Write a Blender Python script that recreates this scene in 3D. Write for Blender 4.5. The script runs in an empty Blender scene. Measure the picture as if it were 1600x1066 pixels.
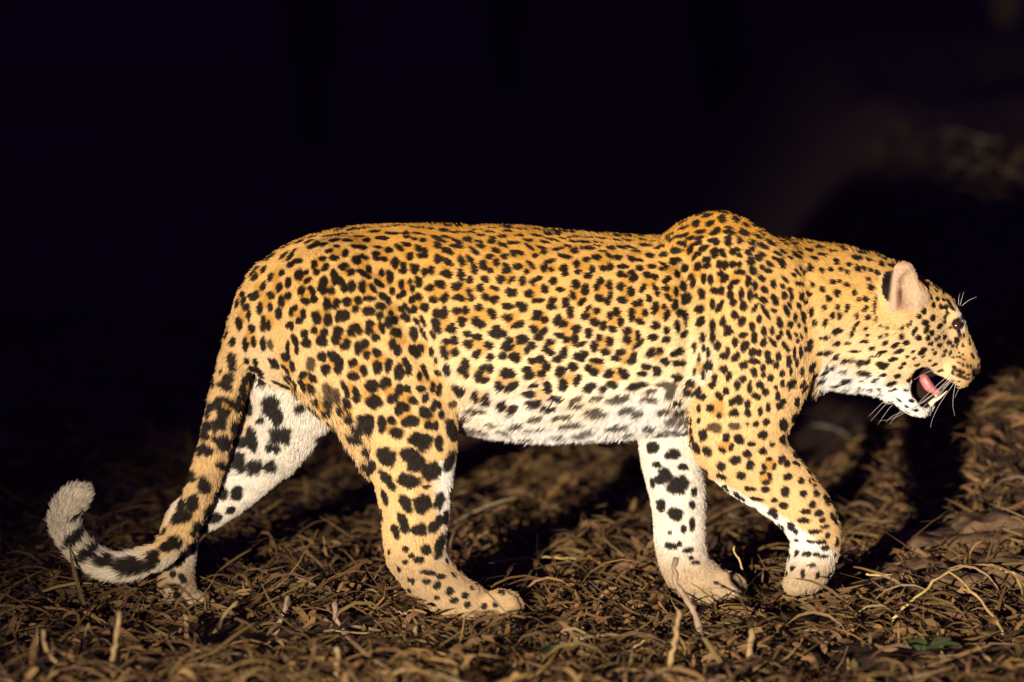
import bpy, bmesh, math, random
import numpy as np
from mathutils import Vector, Matrix

# ------------------------------------------------------------------ camera, world, light
S = bpy.context.scene
COL = S.collection
rng = np.random.default_rng(11)
random.seed(5)

PXM = 885.0                      # photo pixels per metre in the animal's plane
CAM = np.array([0.0, -12.0, 1.5])
AIM = np.array([0.0, 0.0, 0.465])
FPX = PXM * float(np.linalg.norm(AIM - CAM))
_f = (AIM - CAM) / np.linalg.norm(AIM - CAM)
_r = np.array([1.0, 0, 0]); _u = np.cross(_r, _f)

cd = bpy.data.cameras.new('camera'); cam = bpy.data.objects.new('camera', cd); COL.objects.link(cam)
cam.location = CAM
cam.rotation_euler = Vector(_f).to_track_quat('-Z', 'Y').to_euler()
cd.sensor_width = 36.0; cd.lens = FPX / 1600.0 * 36.0
cd.clip_start = 0.5; cd.clip_end = 600
cd.dof.use_dof = True
cd.dof.focus_distance = float(np.linalg.norm(AIM - CAM)) - 0.10
cd.dof.aperture_fstop = 2.8
S.camera = cam

w = bpy.data.worlds.new('World'); S.world = w; w.use_nodes = True
bg = w.node_tree.nodes['Background']
bg.inputs[0].default_value = (0.17, 0.07, 0.62, 1); bg.inputs[1].default_value = 0.15

# the hand-held spotlight on the vehicle the picture was taken from
ld = bpy.data.lights.new('spotlight', 'SPOT'); lamp = bpy.data.objects.new('spotlight', ld); COL.objects.link(lamp)
LPOS = Vector((-2.6, -11.0, 1.12)); LAIM = Vector((0.46, 0.0, 0.40))
lamp.location = LPOS; lamp.rotation_euler = (LAIM - LPOS).to_track_quat('-Z', 'Y').to_euler()
ld.energy = 12600; ld.color = (1.0, 0.87, 0.70)
ld.spot_size = math.radians(16.0); ld.spot_blend = 1.0; ld.shadow_soft_size = 0.10

vs = S.view_settings
vs.view_transform = 'Standard'; vs.look = 'None'; vs.exposure = 0.0; vs.gamma = 1.0
try: vs.use_curve_mapping = False
except Exception: pass
S.cycles.use_denoising = True
S.cycles.max_bounces = 4; S.cycles.diffuse_bounces = 2; S.cycles.transparent_max_bounces = 8

# ------------------------------------------------------------------ helpers
def at(px, py, Y=0.0):
    """the point of the depth plane y = Y that is seen at photo pixel (px, py)"""
    d = _f + _r * ((px - 800.0) / FPX) - _u * ((py - 533.0) / FPX)
    return CAM + d * ((Y - CAM[1]) / d[1])

def ground_at(px, py):
    d = _f + _r * ((px - 800.0) / FPX) - _u * ((py - 533.0) / FPX)
    z = 0.0
    for it in range(6):
        q = CAM + d*((z-CAM[2])/d[2]); z = .5*z + .5*float(ground_h(q[None, :2])[0])
    return CAM + d * ((z-CAM[2]) / d[2])

def project(P):
    q = P - CAM
    z = q @ _f
    return 800 + FPX * (q @ _r) / z, 533 - FPX * (q @ _u) / z

def hash3(i, j, k, seed):
    n = (i.astype(np.int64) * 374761393 + j.astype(np.int64) * 668265263 + k.astype(np.int64) * 2147483647 + seed * 974711) & 0x7fffffff
    n = ((n ^ (n >> 13)) * 1274126177) & 0x7fffffff
    n = (n ^ (n >> 16)) & 0xffff
    return n.astype(np.float32) / 32767.5 - 1.0

def vnoise(P, scale, seed=0):
    q = P * scale; i = np.floor(q); f = q - i; f = f * f * (3 - 2 * f); i = i.astype(np.int64)
    out = 0
    for a in (0, 1):
        wa = f[:, 0] if a else 1 - f[:, 0]
        for b in (0, 1):
            wb = f[:, 1] if b else 1 - f[:, 1]
            for c in (0, 1):
                wc = f[:, 2] if c else 1 - f[:, 2]
                out = out + wa * wb * wc * hash3(i[:, 0] + a, i[:, 1] + b, i[:, 2] + c, seed)
    return out

def sstep(a, b, x):
    t = np.clip((x - a) / (b - a), 0, 1)
    return t * t * (3 - 2 * t)

def new_mat(name, rough=0.8, spec=0.2):
    m = bpy.data.materials.new(name); m.use_nodes = True
    p = m.node_tree.nodes['Principled BSDF']
    p.inputs['Roughness'].default_value = rough
    p.inputs['Specular IOR Level'].default_value = spec
    return m, m.node_tree, p

def noise_mat(name, c1, c2, scale=40, rough=0.8, spec=0.2, bump=0.0, coat=0.0):
    m, nt, p = new_mat(name, rough, spec)
    tc = nt.nodes.new('ShaderNodeTexCoord'); nz = nt.nodes.new('ShaderNodeTexNoise')
    nz.inputs['Scale'].default_value = scale; nz.inputs['Detail'].default_value = 6
    cr = nt.nodes.new('ShaderNodeValToRGB')
    cr.color_ramp.elements[0].position = .3; cr.color_ramp.elements[1].position = .7
    cr.color_ramp.elements[0].color = (*c1, 1); cr.color_ramp.elements[1].color = (*c2, 1)
    nt.links.new(tc.outputs['Object'], nz.inputs['Vector'])
    nt.links.new(nz.outputs['Fac'], cr.inputs['Fac']); nt.links.new(cr.outputs['Color'], p.inputs['Base Color'])
    if bump:
        b = nt.nodes.new('ShaderNodeBump'); b.inputs['Strength'].default_value = bump; b.inputs['Distance'].default_value = .01
        nt.links.new(nz.outputs['Fac'], b.inputs['Height']); nt.links.new(b.outputs['Normal'], p.inputs['Normal'])
    p.inputs['Coat Weight'].default_value = coat
    return m

def attr_mat(name, attr, rough=0.85, spec=0.15, grain=120, amount=0.25):
    """colour from a per-leaf / per-hair attribute with procedural grain over it"""
    m, nt, p = new_mat(name, rough, spec)
    a = nt.nodes.new('ShaderNodeAttribute'); a.attribute_name = attr
    tc = nt.nodes.new('ShaderNodeTexCoord'); nz = nt.nodes.new('ShaderNodeTexNoise'); nz.inputs['Scale'].default_value = grain
    mr = nt.nodes.new('ShaderNodeMapRange'); mr.inputs['To Min'].default_value = 1 - amount; mr.inputs['To Max'].default_value = 1 + amount
    mx = nt.nodes.new('ShaderNodeVectorMath'); mx.operation = 'SCALE'
    nt.links.new(tc.outputs['Object'], nz.inputs['Vector']); nt.links.new(nz.outputs['Fac'], mr.inputs['Value'])
    nt.links.new(a.outputs['Color'], mx.inputs[0]); nt.links.new(mr.outputs['Result'], mx.inputs['Scale'])
    nt.links.new(mx.outputs['Vector'], p.inputs['Base Color'])
    return m, nt, p

def mesh_obj(name, V, F, mat, parent=None, smooth=True, cols=None):
    me = bpy.data.meshes.new(name)
    V = np.asarray(V, np.float32)
    if isinstance(F, np.ndarray):
        n, k = F.shape
        me.vertices.add(len(V)); me.vertices.foreach_set('co', V.ravel())
        me.loops.add(n * k); me.loops.foreach_set('vertex_index', F.astype(np.int32).ravel())
        me.polygons.add(n); me.polygons.foreach_set('loop_start', np.arange(0, n * k, k, dtype=np.int32))
        me.update(calc_edges=True)
    else:
        me.from_pydata([tuple(v) for v in V], [], F)
    if cols is not None:
        ca = me.color_attributes.new('tint', 'FLOAT_COLOR', 'POINT')
        c4 = np.ones((len(V), 4), np.float32); c4[:, :3] = cols
        ca.data.foreach_set('color', c4.ravel())
    me.polygons.foreach_set('use_smooth', np.full(len(me.polygons), smooth))
    me.materials.append(mat)
    o = bpy.data.objects.new(name, me); COL.objects.link(o)
    if parent is not None: o.parent = parent
    return o

def tag(o, label=None, cat=None, group=None, kind=None):
    if label: o['label'] = label
    if cat: o['category'] = cat
    if group: o['group'] = group
    if kind: o['kind'] = kind
    return o

def tube(pts, rad, n=6, ysq=1.0):
    """closed tapered tube along a polyline: vertices and quads/tris"""
    pts = np.asarray(pts, float); rad = np.asarray(rad, float)
    T = np.gradient(pts, axis=0); T /= np.linalg.norm(T, axis=1)[:, None] + 1e-12
    ref = np.array([0, 1.0, 0])
    V, F = [], []
    for p, t, r in zip(pts, T, rad):
        a = np.cross(ref, t); na = np.linalg.norm(a)
        a = a / na if na > 1e-4 else np.array([1.0, 0, 0])
        b = np.cross(t, a)
        for k in range(n):
            q = 2 * math.pi * k / n
            V.append(p + r * (math.cos(q) * a + ysq * math.sin(q) * b))
    m = len(pts)
    for i in range(m - 1):
        for k in range(n):
            F.append((i*n+k, i*n+(k+1) % n, (i+1)*n+(k+1) % n, (i+1)*n+k))
    F.append(tuple(range(n))[::-1]); F.append(tuple((m-1)*n+k for k in range(n)))
    return V, F

def smooth_path(P, n):
    """Catmull-Rom through the rows of P"""
    P = np.asarray(P, float); out = []
    Q = np.vstack([2*P[0]-P[1], P, 2*P[-1]-P[-2]])
    for i in range(1, len(Q) - 2):
        for t in np.linspace(0, 1, n, endpoint=False):
            a, b, c, d = Q[i-1], Q[i], Q[i+1], Q[i+2]
            out.append(.5*((2*b)+(-a+c)*t+(2*a-5*b+4*c-d)*t*t+(-a+3*b-3*c+d)*t**3))
    out.append(P[-1])
    return np.array(out)

# ------------------------------------------------------------------ ground
FEETPY = 945.0
def ground_h(P2):
    P = np.zeros((len(P2), 3)); P[:, :2] = P2
    h = .020*vnoise(P, 1.3, 1) + .016*vnoise(P, 3.1, 2) + .011*vnoise(P, 7.7, 3) + .006*vnoise(P, 19., 4)
    h = h + .022*np.clip(vnoise(P, 6.3, 5) - .12, 0, 1)*np.clip(vnoise(P, 1.7, 6) + .6, 0, 1)
    far = np.clip((P2[:, 1] - 1.0) / 6, 0, 1)
    h = h + far * .10 * vnoise(P, .55, 7)
    # low swell on the right, in front of the animal
    h = h + .035*np.exp(-(((P2[:, 0]-.80)/.26)**2 + ((P2[:, 1]-.16)/.16)**2))
    # a bank rising away on the right
    yy_ = np.maximum(P2[:, 1] - .12, 0); top = 1.55
    run = np.where(yy_ < top, yy_, top + .35*(1-np.exp(-(yy_-top)/.35)))
    h = h + .25*sstep(.58, 1.1, P2[:, 0])*run*(yy_/(yy_+.12))
    # flat under the paws
    for cx, cy in ((-.01, -.085), (-.57, .08), (.36, .075), (.52, -.085)):
        h = h * (1 - .85*np.exp(-(((P2[:, 0]-cx)/.10)**2 + ((P2[:, 1]-cy)/.09)**2)))
    return h - .012

def graded(a, b, step, far, grow=1.16):
    c = list(np.arange(a, b, step)); s = step
    while c[-1] < far: s *= grow; c.append(c[-1] + s)
    s = step
    while c[0] > -far: s *= grow; c.insert(0, c[0] - s)
    return np.array(c)
gx = graded(-1.7, 1.7, .014, 260); gy = graded(-1.5, 2.9, .018, 260)
GX, GY = np.meshgrid(gx, gy)
P2 = np.stack([GX.ravel(), GY.ravel()], 1)
GV = np.column_stack([P2, ground_h(P2)])
nx, ny = len(gx), len(gy)
ii, jj = np.meshgrid(np.arange(nx-1), np.arange(ny-1)); b0 = (jj*nx+ii).ravel()
GF = np.stack([b0, b0+1, b0+nx+1, b0+nx], 1)
m_ground = noise_mat('soil', (.034, .022, .015), (.078, .050, .034), 22, .95, .05, .6)
g = mesh_obj('ground', GV, GF, m_ground); g['kind'] = 'structure'

# ------------------------------------------------------------------ leopard: solid body
class Prim: pass
PRIMS = []
def chain(group, st, Y=None, ys=1.0, flow=1, sub=4, k=.018, order=True):
    """st rows: px, py, radius px [, Y [, y squash]] - swept ball of changing radius"""
    rows = []
    for s in st:
        y = s[3] if len(s) > 3 else (Y or 0.0)
        q = s[4] if len(s) > 4 else ys
        p = at(s[0], s[1], y)
        rows.append([*p, s[2]/PXM, q])
    R = smooth_path(rows, sub) if len(rows) > 2 else np.array(rows)
    R[:, 3] = np.maximum(R[:, 3], .002)
    for a, b in zip(R[:-1], R[1:]):
        p = Prim(); p.kind = 'cone'; p.g = group; p.a = a[:3]; p.b = b[:3]; p.ra = a[3]; p.rb = b[3]
        p.ys = .5*(a[4]+b[4]); d = (b[:3]-a[:3])*flow; p.dir = d/(np.linalg.norm(d)+1e-9)
        PRIMS.append(p)

def ell(group, px, py, rx, rz, Y, ry, rot=0.0, yaw=0.0, flow=(-1, 0, 0), sym=False):
    for s in ((-1, 1) if sym else (1,)):
        p = Prim(); p.kind = 'ell'; p.g = group; p.c = at(px, py, Y*s if sym else Y)
        if sym: p.c = at(px, py, 0.0); p.c = np.array([p.c[0], -abs(Y)*s*-1, p.c[2]])
        p.r = np.array([rx/PXM, ry, rz/PXM])
        yw = yaw*(s if sym else 1)
        p.M = np.array(Matrix.Rotation(math.radians(yw), 3, 'Z') @ Matrix.Rotation(math.radians(rot), 3, 'Y'))
        p.dir = np.array(flow, float)/np.linalg.norm(flow)
        PRIMS.append(p)

def p_eval(p, X, Y, Z):
    if p.kind == 'cone':
        ax = p.b - p.a; iy = 1/p.ys
        aa = np.array([ax[0], ax[1]*iy, ax[2]]); L2 = float(aa @ aa) + 1e-12
        qx = X - p.a[0]; qy = (Y - p.a[1])*iy; qz = Z - p.a[2]
        t = np.clip((qx*aa[0] + qy*aa[1] + qz*aa[2])/L2, 0, 1)
        d = np.sqrt((qx-t*aa[0])**2 + (qy-t*aa[1])**2 + (qz-t*aa[2])**2) - (p.ra + t*(p.rb-p.ra))
        return d * min(1.0, p.ys)**.5
    qx = X - p.c[0]; qy = Y - p.c[1]; qz = Z - p.c[2]
    M = p.M
    lx = (qx*M[0, 0] + qy*M[1, 0] + qz*M[2, 0])/p.r[0]
    ly = (qx*M[0, 1] + qy*M[1, 1] + qz*M[2, 1])/p.r[1]
    lz = (qx*M[0, 2] + qy*M[1, 2] + qz*M[2, 2])/p.r[2]
    k0 = np.sqrt(lx*lx + ly*ly + lz*lz)
    k1 = np.sqrt((lx/p.r[0])**2 + (ly/p.r[1])**2 + (lz/p.r[2])**2) + 1e-9
    return k0*(k0-1)/k1

def p_box(p, m):
    if p.kind == 'cone':
        r = max(p.ra, p.rb); e = np.array([r, r*p.ys, r]) + m
        return np.minimum(p.a, p.b) - e, np.maximum(p.a, p.b) + e
    r = max(p.r) + m
    return p.c - r, p.c + r

TB = lambda x, t, b, w: (x, (t+b)/2, (b-t)/2, 0.0, w/((b-t)/2/PXM))
chain('torso', [TB(1212, 402, 606, .105), TB(1180, 390, 630, .120), TB(1120, 382, 650, .132), TB(1040, 378, 664, .142),
                TB(950, 373, 672, .150), TB(850, 365, 676, .150), TB(760, 360, 666, .142), TB(660, 357, 634, .132),
                TB(565, 359, 636, .125), TB(505, 376, 616, .105), TB(460, 410, 600, .080)], sub=3)
chain('neck', [(1405, 516, 68, 0, .90), (1376, 508, 82, 0, .86), (1335, 500, 90, 0, .84), (1290, 492, 93, 0, .88), (1220, 492, 104, 0, .95)], sub=4)
# shoulder blades
for s in (-1, 1):
    chain('torso', [(1046, 430, 40, .04*s, .9), (1084, 400, 46, .045*s, .8), (1124, 394, 54, .05*s, .75), (1170, 416, 50, .055*s, .8), (1216, 446, 46, .055*s, .9)], sub=3)
# near foreleg (outer side seen), then the planted far one
chain('near_front', [(1125, 430, 62, -.075, .62), (1165, 500, 82, -.088, .62), (1188, 560, 82, -.092, .62), (1165, 630, 76, -.092, .66), (1150, 680, 69, -.09, .70),
                     (1176, 722, 56, -.09, .76), (1215, 758, 47, -.09, .82), (1252, 793, 42, -.088, .85), (1274, 832, 36, -.085, .95), (1272, 868, 33, -.083, 1.0), (1260, 898, 30, -.083, 1.15)])
chain('far_front', [(1120, 520, 80, .085, .6), (1090, 600, 66, .088, .66), (1045, 672, 44, .085, .85), (1050, 725, 43, .08, .85), (1060, 780, 40, .078, .88), (1062, 830, 36, .076, .9),
                    (1066, 872, 34, .075, 1.0), (1082, 902, 33, .074, 1.1), (1112, 914, 27, .074, 1.4)])
# near hind leg, far hind leg
chain('near_hind', [(520, 470, 100, -.055, .62), (560, 530, 122, -.075, .52), (602, 592, 102, -.088, .52), (628, 648, 80, -.095, .58), (640, 700, 66, -.098, .66),
                    (645, 750, 54, -.098, .75), (648, 800, 47, -.096, .80), (648, 848, 42, -.095, .86), (656, 880, 38, -.093, .92),
                    (678, 908, 35, -.092, 1.0), (708, 932, 31, -.092, 1.1), (745, 946, 25, -.092, 1.4)])
chain('near_hind', [(585, 640, 66, -.085, .5), (602, 700, 48, -.09, .6)])
chain('near_hind', [(640, 850, 32, -.095, .8), (626, 872, 20, -.095, .8)])
chain('far_hind', [(470, 500, 90, .055, .6), (455, 570, 80, .075, .58), (452, 635, 66, .085, .6), (425, 692, 50, .09, .7), (380, 745, 40, .09, .75), (330, 788, 34, .09, .8),
                   (288, 818, 29, .09, .9), (279, 862, 25, .09, 1.0), (275, 908, 26, .09, 1.0), (282, 938, 26, .09, 1.15), (304, 948, 20, .09, 1.6)])
# tail
TAIL = [(430, 440, 34), (398, 500, 34), (372, 565, 27), (352, 630, 24), (336, 692, 22), (319, 750, 21), (300, 798, 20), (278, 838, 20), (250, 866, 18), (214, 881, 16),
        (178, 886, 16), (146, 874, 16), (117, 848, 17), (101, 818, 17), (106, 793, 17), (117, 780, 14), (129, 772, 8)]
ty = [0, .006, .012, .018, .020, .020, .016, .005, -.012, -.025, -.03, -.03, -.03, -.03, -.03, -.03, -.03]
chain('tail', [(a, b, c, y) for (a, b, c), y in zip(TAIL, ty)], ys=1.0, sub=3)
# paws: four toes each
def paw(group, px, py, Y, r, spread=.024, turn=0.0, drop=0):
    for i, o in enumerate((-1.5, -.5, .5, 1.5)):
        c = abs(o) > 1
        ell(group + '_toe', px - (7 if c else 0) + turn*o, py + (2 if c else 0), r*1.30, r*.98, Y + o*spread*.82, r*.54/PXM, rot=12, flow=(1, 0, -.3))
paw('near_hind', 788, 943, -.092, 24)
paw('far_hind', 314, 944, .09, 19)
paw('far_front', 1138, 913, .074, 23)
for i, o in enumerate((-1.5, -.5, .5, 1.5)):
    ell('near_front_toe', 1240 - (0 if abs(o) < 1 else -5), 913, 19, 17, -.083 + o*.0185, .0125, rot=50, flow=(-.4, 0, -1))
# head
ell('head', 1432, 499, 62, 56, 0, .072)
ell('head', 1408, 556, 58, 55, 0, .072)
chain('head', [(1490, 568, 29, 0, 1.15), (1440, 538, 52, 0, 1.22)], sub=1)
chain('head', [(1519, 570, 13, 0, 1.3), (1508, 552, 17, 0, 1.3), (1485, 512, 24, 0, 1.35), (1468, 486, 30, 0, 1.4)], sub=3)
ell('head', 1484, 487, 19, 14, .032, .020, rot=35, sym=True)
ell('head', 1495, 581, 28, 26, .022, .027, rot=20, sym=True)
ell('head', 1524, 579, 11, 10, 0, .019)
chain('head', [(1444, 633, 17, 0, 1.6), (1426, 621, 23, 0, 1.8), (1395, 586, 30, 0, 1.9), (1375, 568, 34, 0, 1.9)], sub=3)
# ears
EAR_CUT = []
for sd in (-1, 1):
    dz = 0 if sd < 0 else 16
    ell('ear', 1412, 439+dz, 24, 31, .070*sd, .0150, rot=3, yaw=-24*sd, flow=(-.2, 0, 1))
    ell('ear', 1418, 464+dz, 35, 31, .068*sd, .0165, rot=3, yaw=-24*sd, flow=(-.2, 0, 1))
    for (ex, ez, rx, rz) in ((1414, 443, 17.5, 24.5), (1421, 464, 27, 24)):
        ell('x', ex, ez+dz, rx, rz, .0, .016, rot=3, yaw=24*sd)
        p = PRIMS.pop(); p.c = np.array([p.c[0]+.004, .0860*sd, p.c[2]]); EAR_CUT.append(p)

GROUPS = ['torso', 'neck', 'head', 'ear', 'tail', 'near_front', 'far_front', 'near_hind', 'far_hind', 'near_front_toe', 'far_front_toe', 'near_hind_toe', 'far_hind_toe']
GK = dict(torso=.02, neck=.03, head=.010, ear=.006, tail=.012, near_front=.012, far_front=.012, near_hind=.014, far_hind=.012)   # blend inside a group
JK = dict(neck=.040, head=.022, ear=.018, tail=.008, near_front=.016, far_front=.02, near_hind=.020, far_hind=.014)
for q in GROUPS[-4:]: GK[q] = .003; JK[q] = .009               # blend to the body
def smin(a, b, k):
    h = np.maximum(k - np.abs(a-b), 0)/k
    return np.minimum(a, b) - h*h*k*.25

# mouth: carved from both sides, a dark wall is left on the mid plane behind the tongue
MOUTH = [(1441, 588, 16), (1445, 604, 21), (1451, 611, 19)], [(1447, 600, 20), (1480, 609, 12)], [(1450, 616, 18), (1470, 618, 12)]
def mouth_d(X, Z):
    out = None
    for ch in MOUTH:
        for a, b in zip(ch[:-1], ch[1:]):
            pa, pb = at(a[0], a[1]), at(b[0], b[1])
            ax, az = pb[0]-pa[0], pb[2]-pa[2]; L2 = ax*ax+az*az
            t = np.clip(((X-pa[0])*ax + (Z-pa[2])*az)/L2, 0, 1)
            d = np.hypot(X-pa[0]-t*ax, Z-pa[2]-t*az) - (a[2]+t*(b[2]-a[2]))/PXM
            out = d if out is None else np.minimum(out, d)
    return out

H = .0038
lo = np.array([-.86, -.215, -.03]); hi = np.array([.87, .215, .745])
n = np.ceil((hi-lo)/H).astype(int)
xs = (lo[0]+H*np.arange(n[0])).astype(np.float32); ysg = (lo[1]+H*np.arange(n[1])).astype(np.float32); zs = (lo[2]+H*np.arange(n[2])).astype(np.float32)
BIG = .06
D = np.full(tuple(n), BIG, np.float32)
def add_group(D, gname):
    ps = [p for p in PRIMS if p.g == gname]; k = GK[gname]
    bl = np.min([p_box(p, .05)[0] for p in ps], 0); bh = np.max([p_box(p, .05)[1] for p in ps], 0)
    i0 = np.clip(((bl-lo)/H).astype(int), 0, n-1); i1 = np.clip(((bh-lo)/H).astype(int)+2, 1, n)
    G = np.full(tuple(i1-i0), BIG, np.float32)
    for p in ps:
        a, b = p_box(p, .035)
        j0 = np.maximum(((a-lo)/H).astype(int), i0); j1 = np.minimum(((b-lo)/H).astype(int)+2, i1)
        if (j1 <= j0).any(): continue
        v = p_eval(p, xs[j0[0]:j1[0], None, None], ysg[None, j0[1]:j1[1], None], zs[None, None, j0[2]:j1[2]]).astype(np.float32)
        sl = tuple(slice(s-o, e-o) for s, e, o in zip(j0, j1, i0))
        G[sl] = smin(G[sl], v, k)
    if gname == 'ear':
        for p in EAR_CUT:
            v = p_eval(p, xs[i0[0]:i1[0], None, None], ysg[None, i0[1]:i1[1], None], zs[None, None, i0[2]:i1[2]]).astype(np.float32)
            G = -smin(-G, v, .006)
    sl = tuple(slice(a, b) for a, b in zip(i0, i1))
    D[sl] = smin(D[sl], G, JK[gname]) if gname in JK else np.minimum(D[sl], G)
for gname in GROUPS: add_group(D, gname)
# carve the mouth
i0 = np.clip(((at(1415, 645)-np.array([0, .2, 0])-lo)/H).astype(int), 0, n-1); i1 = np.clip(((at(1500, 565)+np.array([0, .2, 0])-lo)/H).astype(int), 1, n)
sl = tuple(slice(a, b) for a, b in zip(i0, i1))
Xc = xs[sl[0], None, None]; Yc = ysg[None, sl[1], None]; Zc = zs[None, None, sl[2]]
md = np.maximum(mouth_d(Xc, Zc) + 0*Yc, np.where(Xc > at(1464, 606)[0], -1, .010) - np.abs(Yc)).astype(np.float32)
D[sl] = -smin(-D[sl], md, .006)

D += .0022
def surface_nets(D):
    s = D < 0
    c = s[:-1, :-1, :-1].astype(np.int8)
    cnt = np.zeros_like(c)
    for a in (0, 1):
        for b in (0, 1):
            for d in (0, 1):
                cnt += s[a:s.shape[0]-1+a, b:s.shape[1]-1+b, d:s.shape[2]-1+d]
    act = (cnt > 0) & (cnt < 8)
    I = np.argwhere(act)
    idx = np.full(act.shape, -1, np.int32); idx[act] = np.arange(len(I))
    pos = np.zeros((len(I), 3)); wgt = np.zeros(len(I))
    corners = [(a, b, d) for a in (0, 1) for b in (0, 1) for d in (0, 1)]
    val = {c: D[I[:, 0]+c[0], I[:, 1]+c[1], I[:, 2]+c[2]].astype(np.float64) for c in corners}
    for c in corners:
        for ax in range(3):
            if c[ax]: continue
            e = list(c); e[ax] = 1; e = tuple(e)
            va, vb = val[c], val[e]; m = (va < 0) != (vb < 0)
            t = np.where(m, va/np.where(m, va-vb, 1), 0)
            q = np.tile(np.array(c, float), (len(I), 1)); q[:, ax] += t
            pos[m] += q[m]; wgt[m] += 1
    V = lo + H*(I + pos/wgt[:, None])
    F = []
    for ax in range(3):
        o1, o2 = [(1, 2), (2, 0), (0, 1)][ax]
        a = np.moveaxis(s, ax, 0); ch = np.argwhere(a[:-1] != a[1:])
        E = np.empty_like(ch); others = [k for k in range(3) if k != ax]
        E = np.zeros_like(ch); E[:, ax] = ch[:, 0]; E[:, others[0]] = ch[:, 1]; E[:, others[1]] = ch[:, 2]
        ok = (E[:, o1] > 0) & (E[:, o2] > 0) & (E[:, o1] < D.shape[o1]-1) & (E[:, o2] < D.shape[o2]-1); E = E[ok]
        sg = s[E[:, 0], E[:, 1], E[:, 2]]
        d1 = np.zeros(3, int); d1[o1] = 1; d2 = np.zeros(3, int); d2[o2] = 1
        g_ = lambda q: idx[q[:, 0], q[:, 1], q[:, 2]]
        quad = np.stack([g_(E-d1-d2), g_(E-d2), g_(E), g_(E-d1)], 1)
        quad[~sg] = quad[~sg][:, ::-1]
        F.append(quad)
    return V, np.vstack(F)
BV, BF = surface_nets(D)
del D
# two light smoothing passes (umbrella operator)
E = np.vstack([BF[:, [0, 1]], BF[:, [1, 2]], BF[:, [2, 3]], BF[:, [3, 0]]])
deg = np.bincount(E.ravel(), minlength=len(BV)).astype(float)
for it in range(3):
    acc = np.zeros_like(BV)
    for ax in range(3):
        acc[:, ax] = np.bincount(E[:, 0], BV[E[:, 1], ax], len(BV)) + np.bincount(E[:, 1], BV[E[:, 0], ax], len(BV))
    BV = BV + .5*(acc/deg[:, None] - BV)
def vert_normals(V, F):
    fn = np.cross(V[F[:, 2]]-V[F[:, 0]], V[F[:, 3]]-V[F[:, 1]])
    N = np.zeros_like(V)
    for k in range(4):
        for ax in range(3): N[:, ax] += np.bincount(F[:, k], fn[:, ax], len(V))
    return N/(np.linalg.norm(N, axis=1)[:, None]+1e-12)
BN = vert_normals(BV, BF)

# limb labels and fur flow
GD = np.full((len(GROUPS), len(BV)), 1.0); FL = np.zeros_like(BV); FW = np.zeros(len(BV))
for p in PRIMS:
    a, b = p_box(p, .05); m = ((BV > a) & (BV < b)).all(1)
    if not m.any(): continue
    q = BV[m]; d = p_eval(p, q[:, 0], q[:, 1], q[:, 2])
    gi = GROUPS.index(p.g); GD[gi, m] = np.minimum(GD[gi, m], d)
    wv = np.exp(-np.maximum(d, -.01)/.012)
    FL[m] += wv[:, None]*p.dir; FW[m] += wv
LAB = GD.argmin(0)
for q in GROUPS[-4:]: LAB[LAB == GROUPS.index(q)] = GROUPS.index(q[:-4])
FL /= np.maximum(FW, 1e-9)[:, None]
lt = np.isin(LAB, [GROUPS.index(x) for x in ('torso', 'neck')])
FL[lt] += np.array([0, 0, -.30])
FL += .35*np.stack([vnoise(BV, 14, 30+i) for i in range(3)], 1)
FL -= BN*(FL*BN).sum(1)[:, None]
FL /= np.linalg.norm(FL, axis=1)[:, None]+1e-9
PX, PY = project(BV)
gi = GROUPS.index
# loose skin, creases behind the foreleg and before the thigh, the shoulder blade's spine
bodyish = np.isin(LAB, [gi(x) for x in ('torso', 'neck', 'near_front', 'far_front', 'near_hind', 'far_hind')])
rel = (.0024*vnoise(BV, 11, 41) + .0013*vnoise(BV, 27, 42))
for amp, wid, ln in ((-.0075, 13, [(1068, 400), (1078, 540), (1070, 640)]), (-.006, 13, [(596, 430), (648, 540), (702, 640)]), (-.005, 14, [(1258, 420), (1270, 520), (1238, 625)]),
                     (.0055, 18, [(1122, 345), (1162, 430), (1196, 530)]), (.004, 22, [(520, 400), (590, 480), (640, 570)]), (-.004, 12, [(1112, 470), (1130, 560), (1118, 650)]),
                     (-.0045, 16, [(760, 640), (860, 600), (1000, 560)]), (.004, 14, [(640, 690), (650, 780), (640, 860)])):
    L_ = smooth_path(np.array([(a, b, 0.) for a, b in ln]), 6)[:, :2]; dm = np.full(len(BV), 1e9)
    for a, b in zip(L_[:-1], L_[1:]):
        e = b-a; t = np.clip(((PX-a[0])*e[0]+(PY-a[1])*e[1])/(e@e), 0, 1); dm = np.minimum(dm, np.hypot(PX-a[0]-t*e[0], PY-a[1]-t*e[1]))
    rel += amp*np.exp(-(dm/wid)**2)*sstep(.1, .6, np.abs(BN[:, 1]))
BV = BV + BN*(rel*bodyish*sstep(905, 850, PY))[:, None]
BN = vert_normals(BV, BF)

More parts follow.
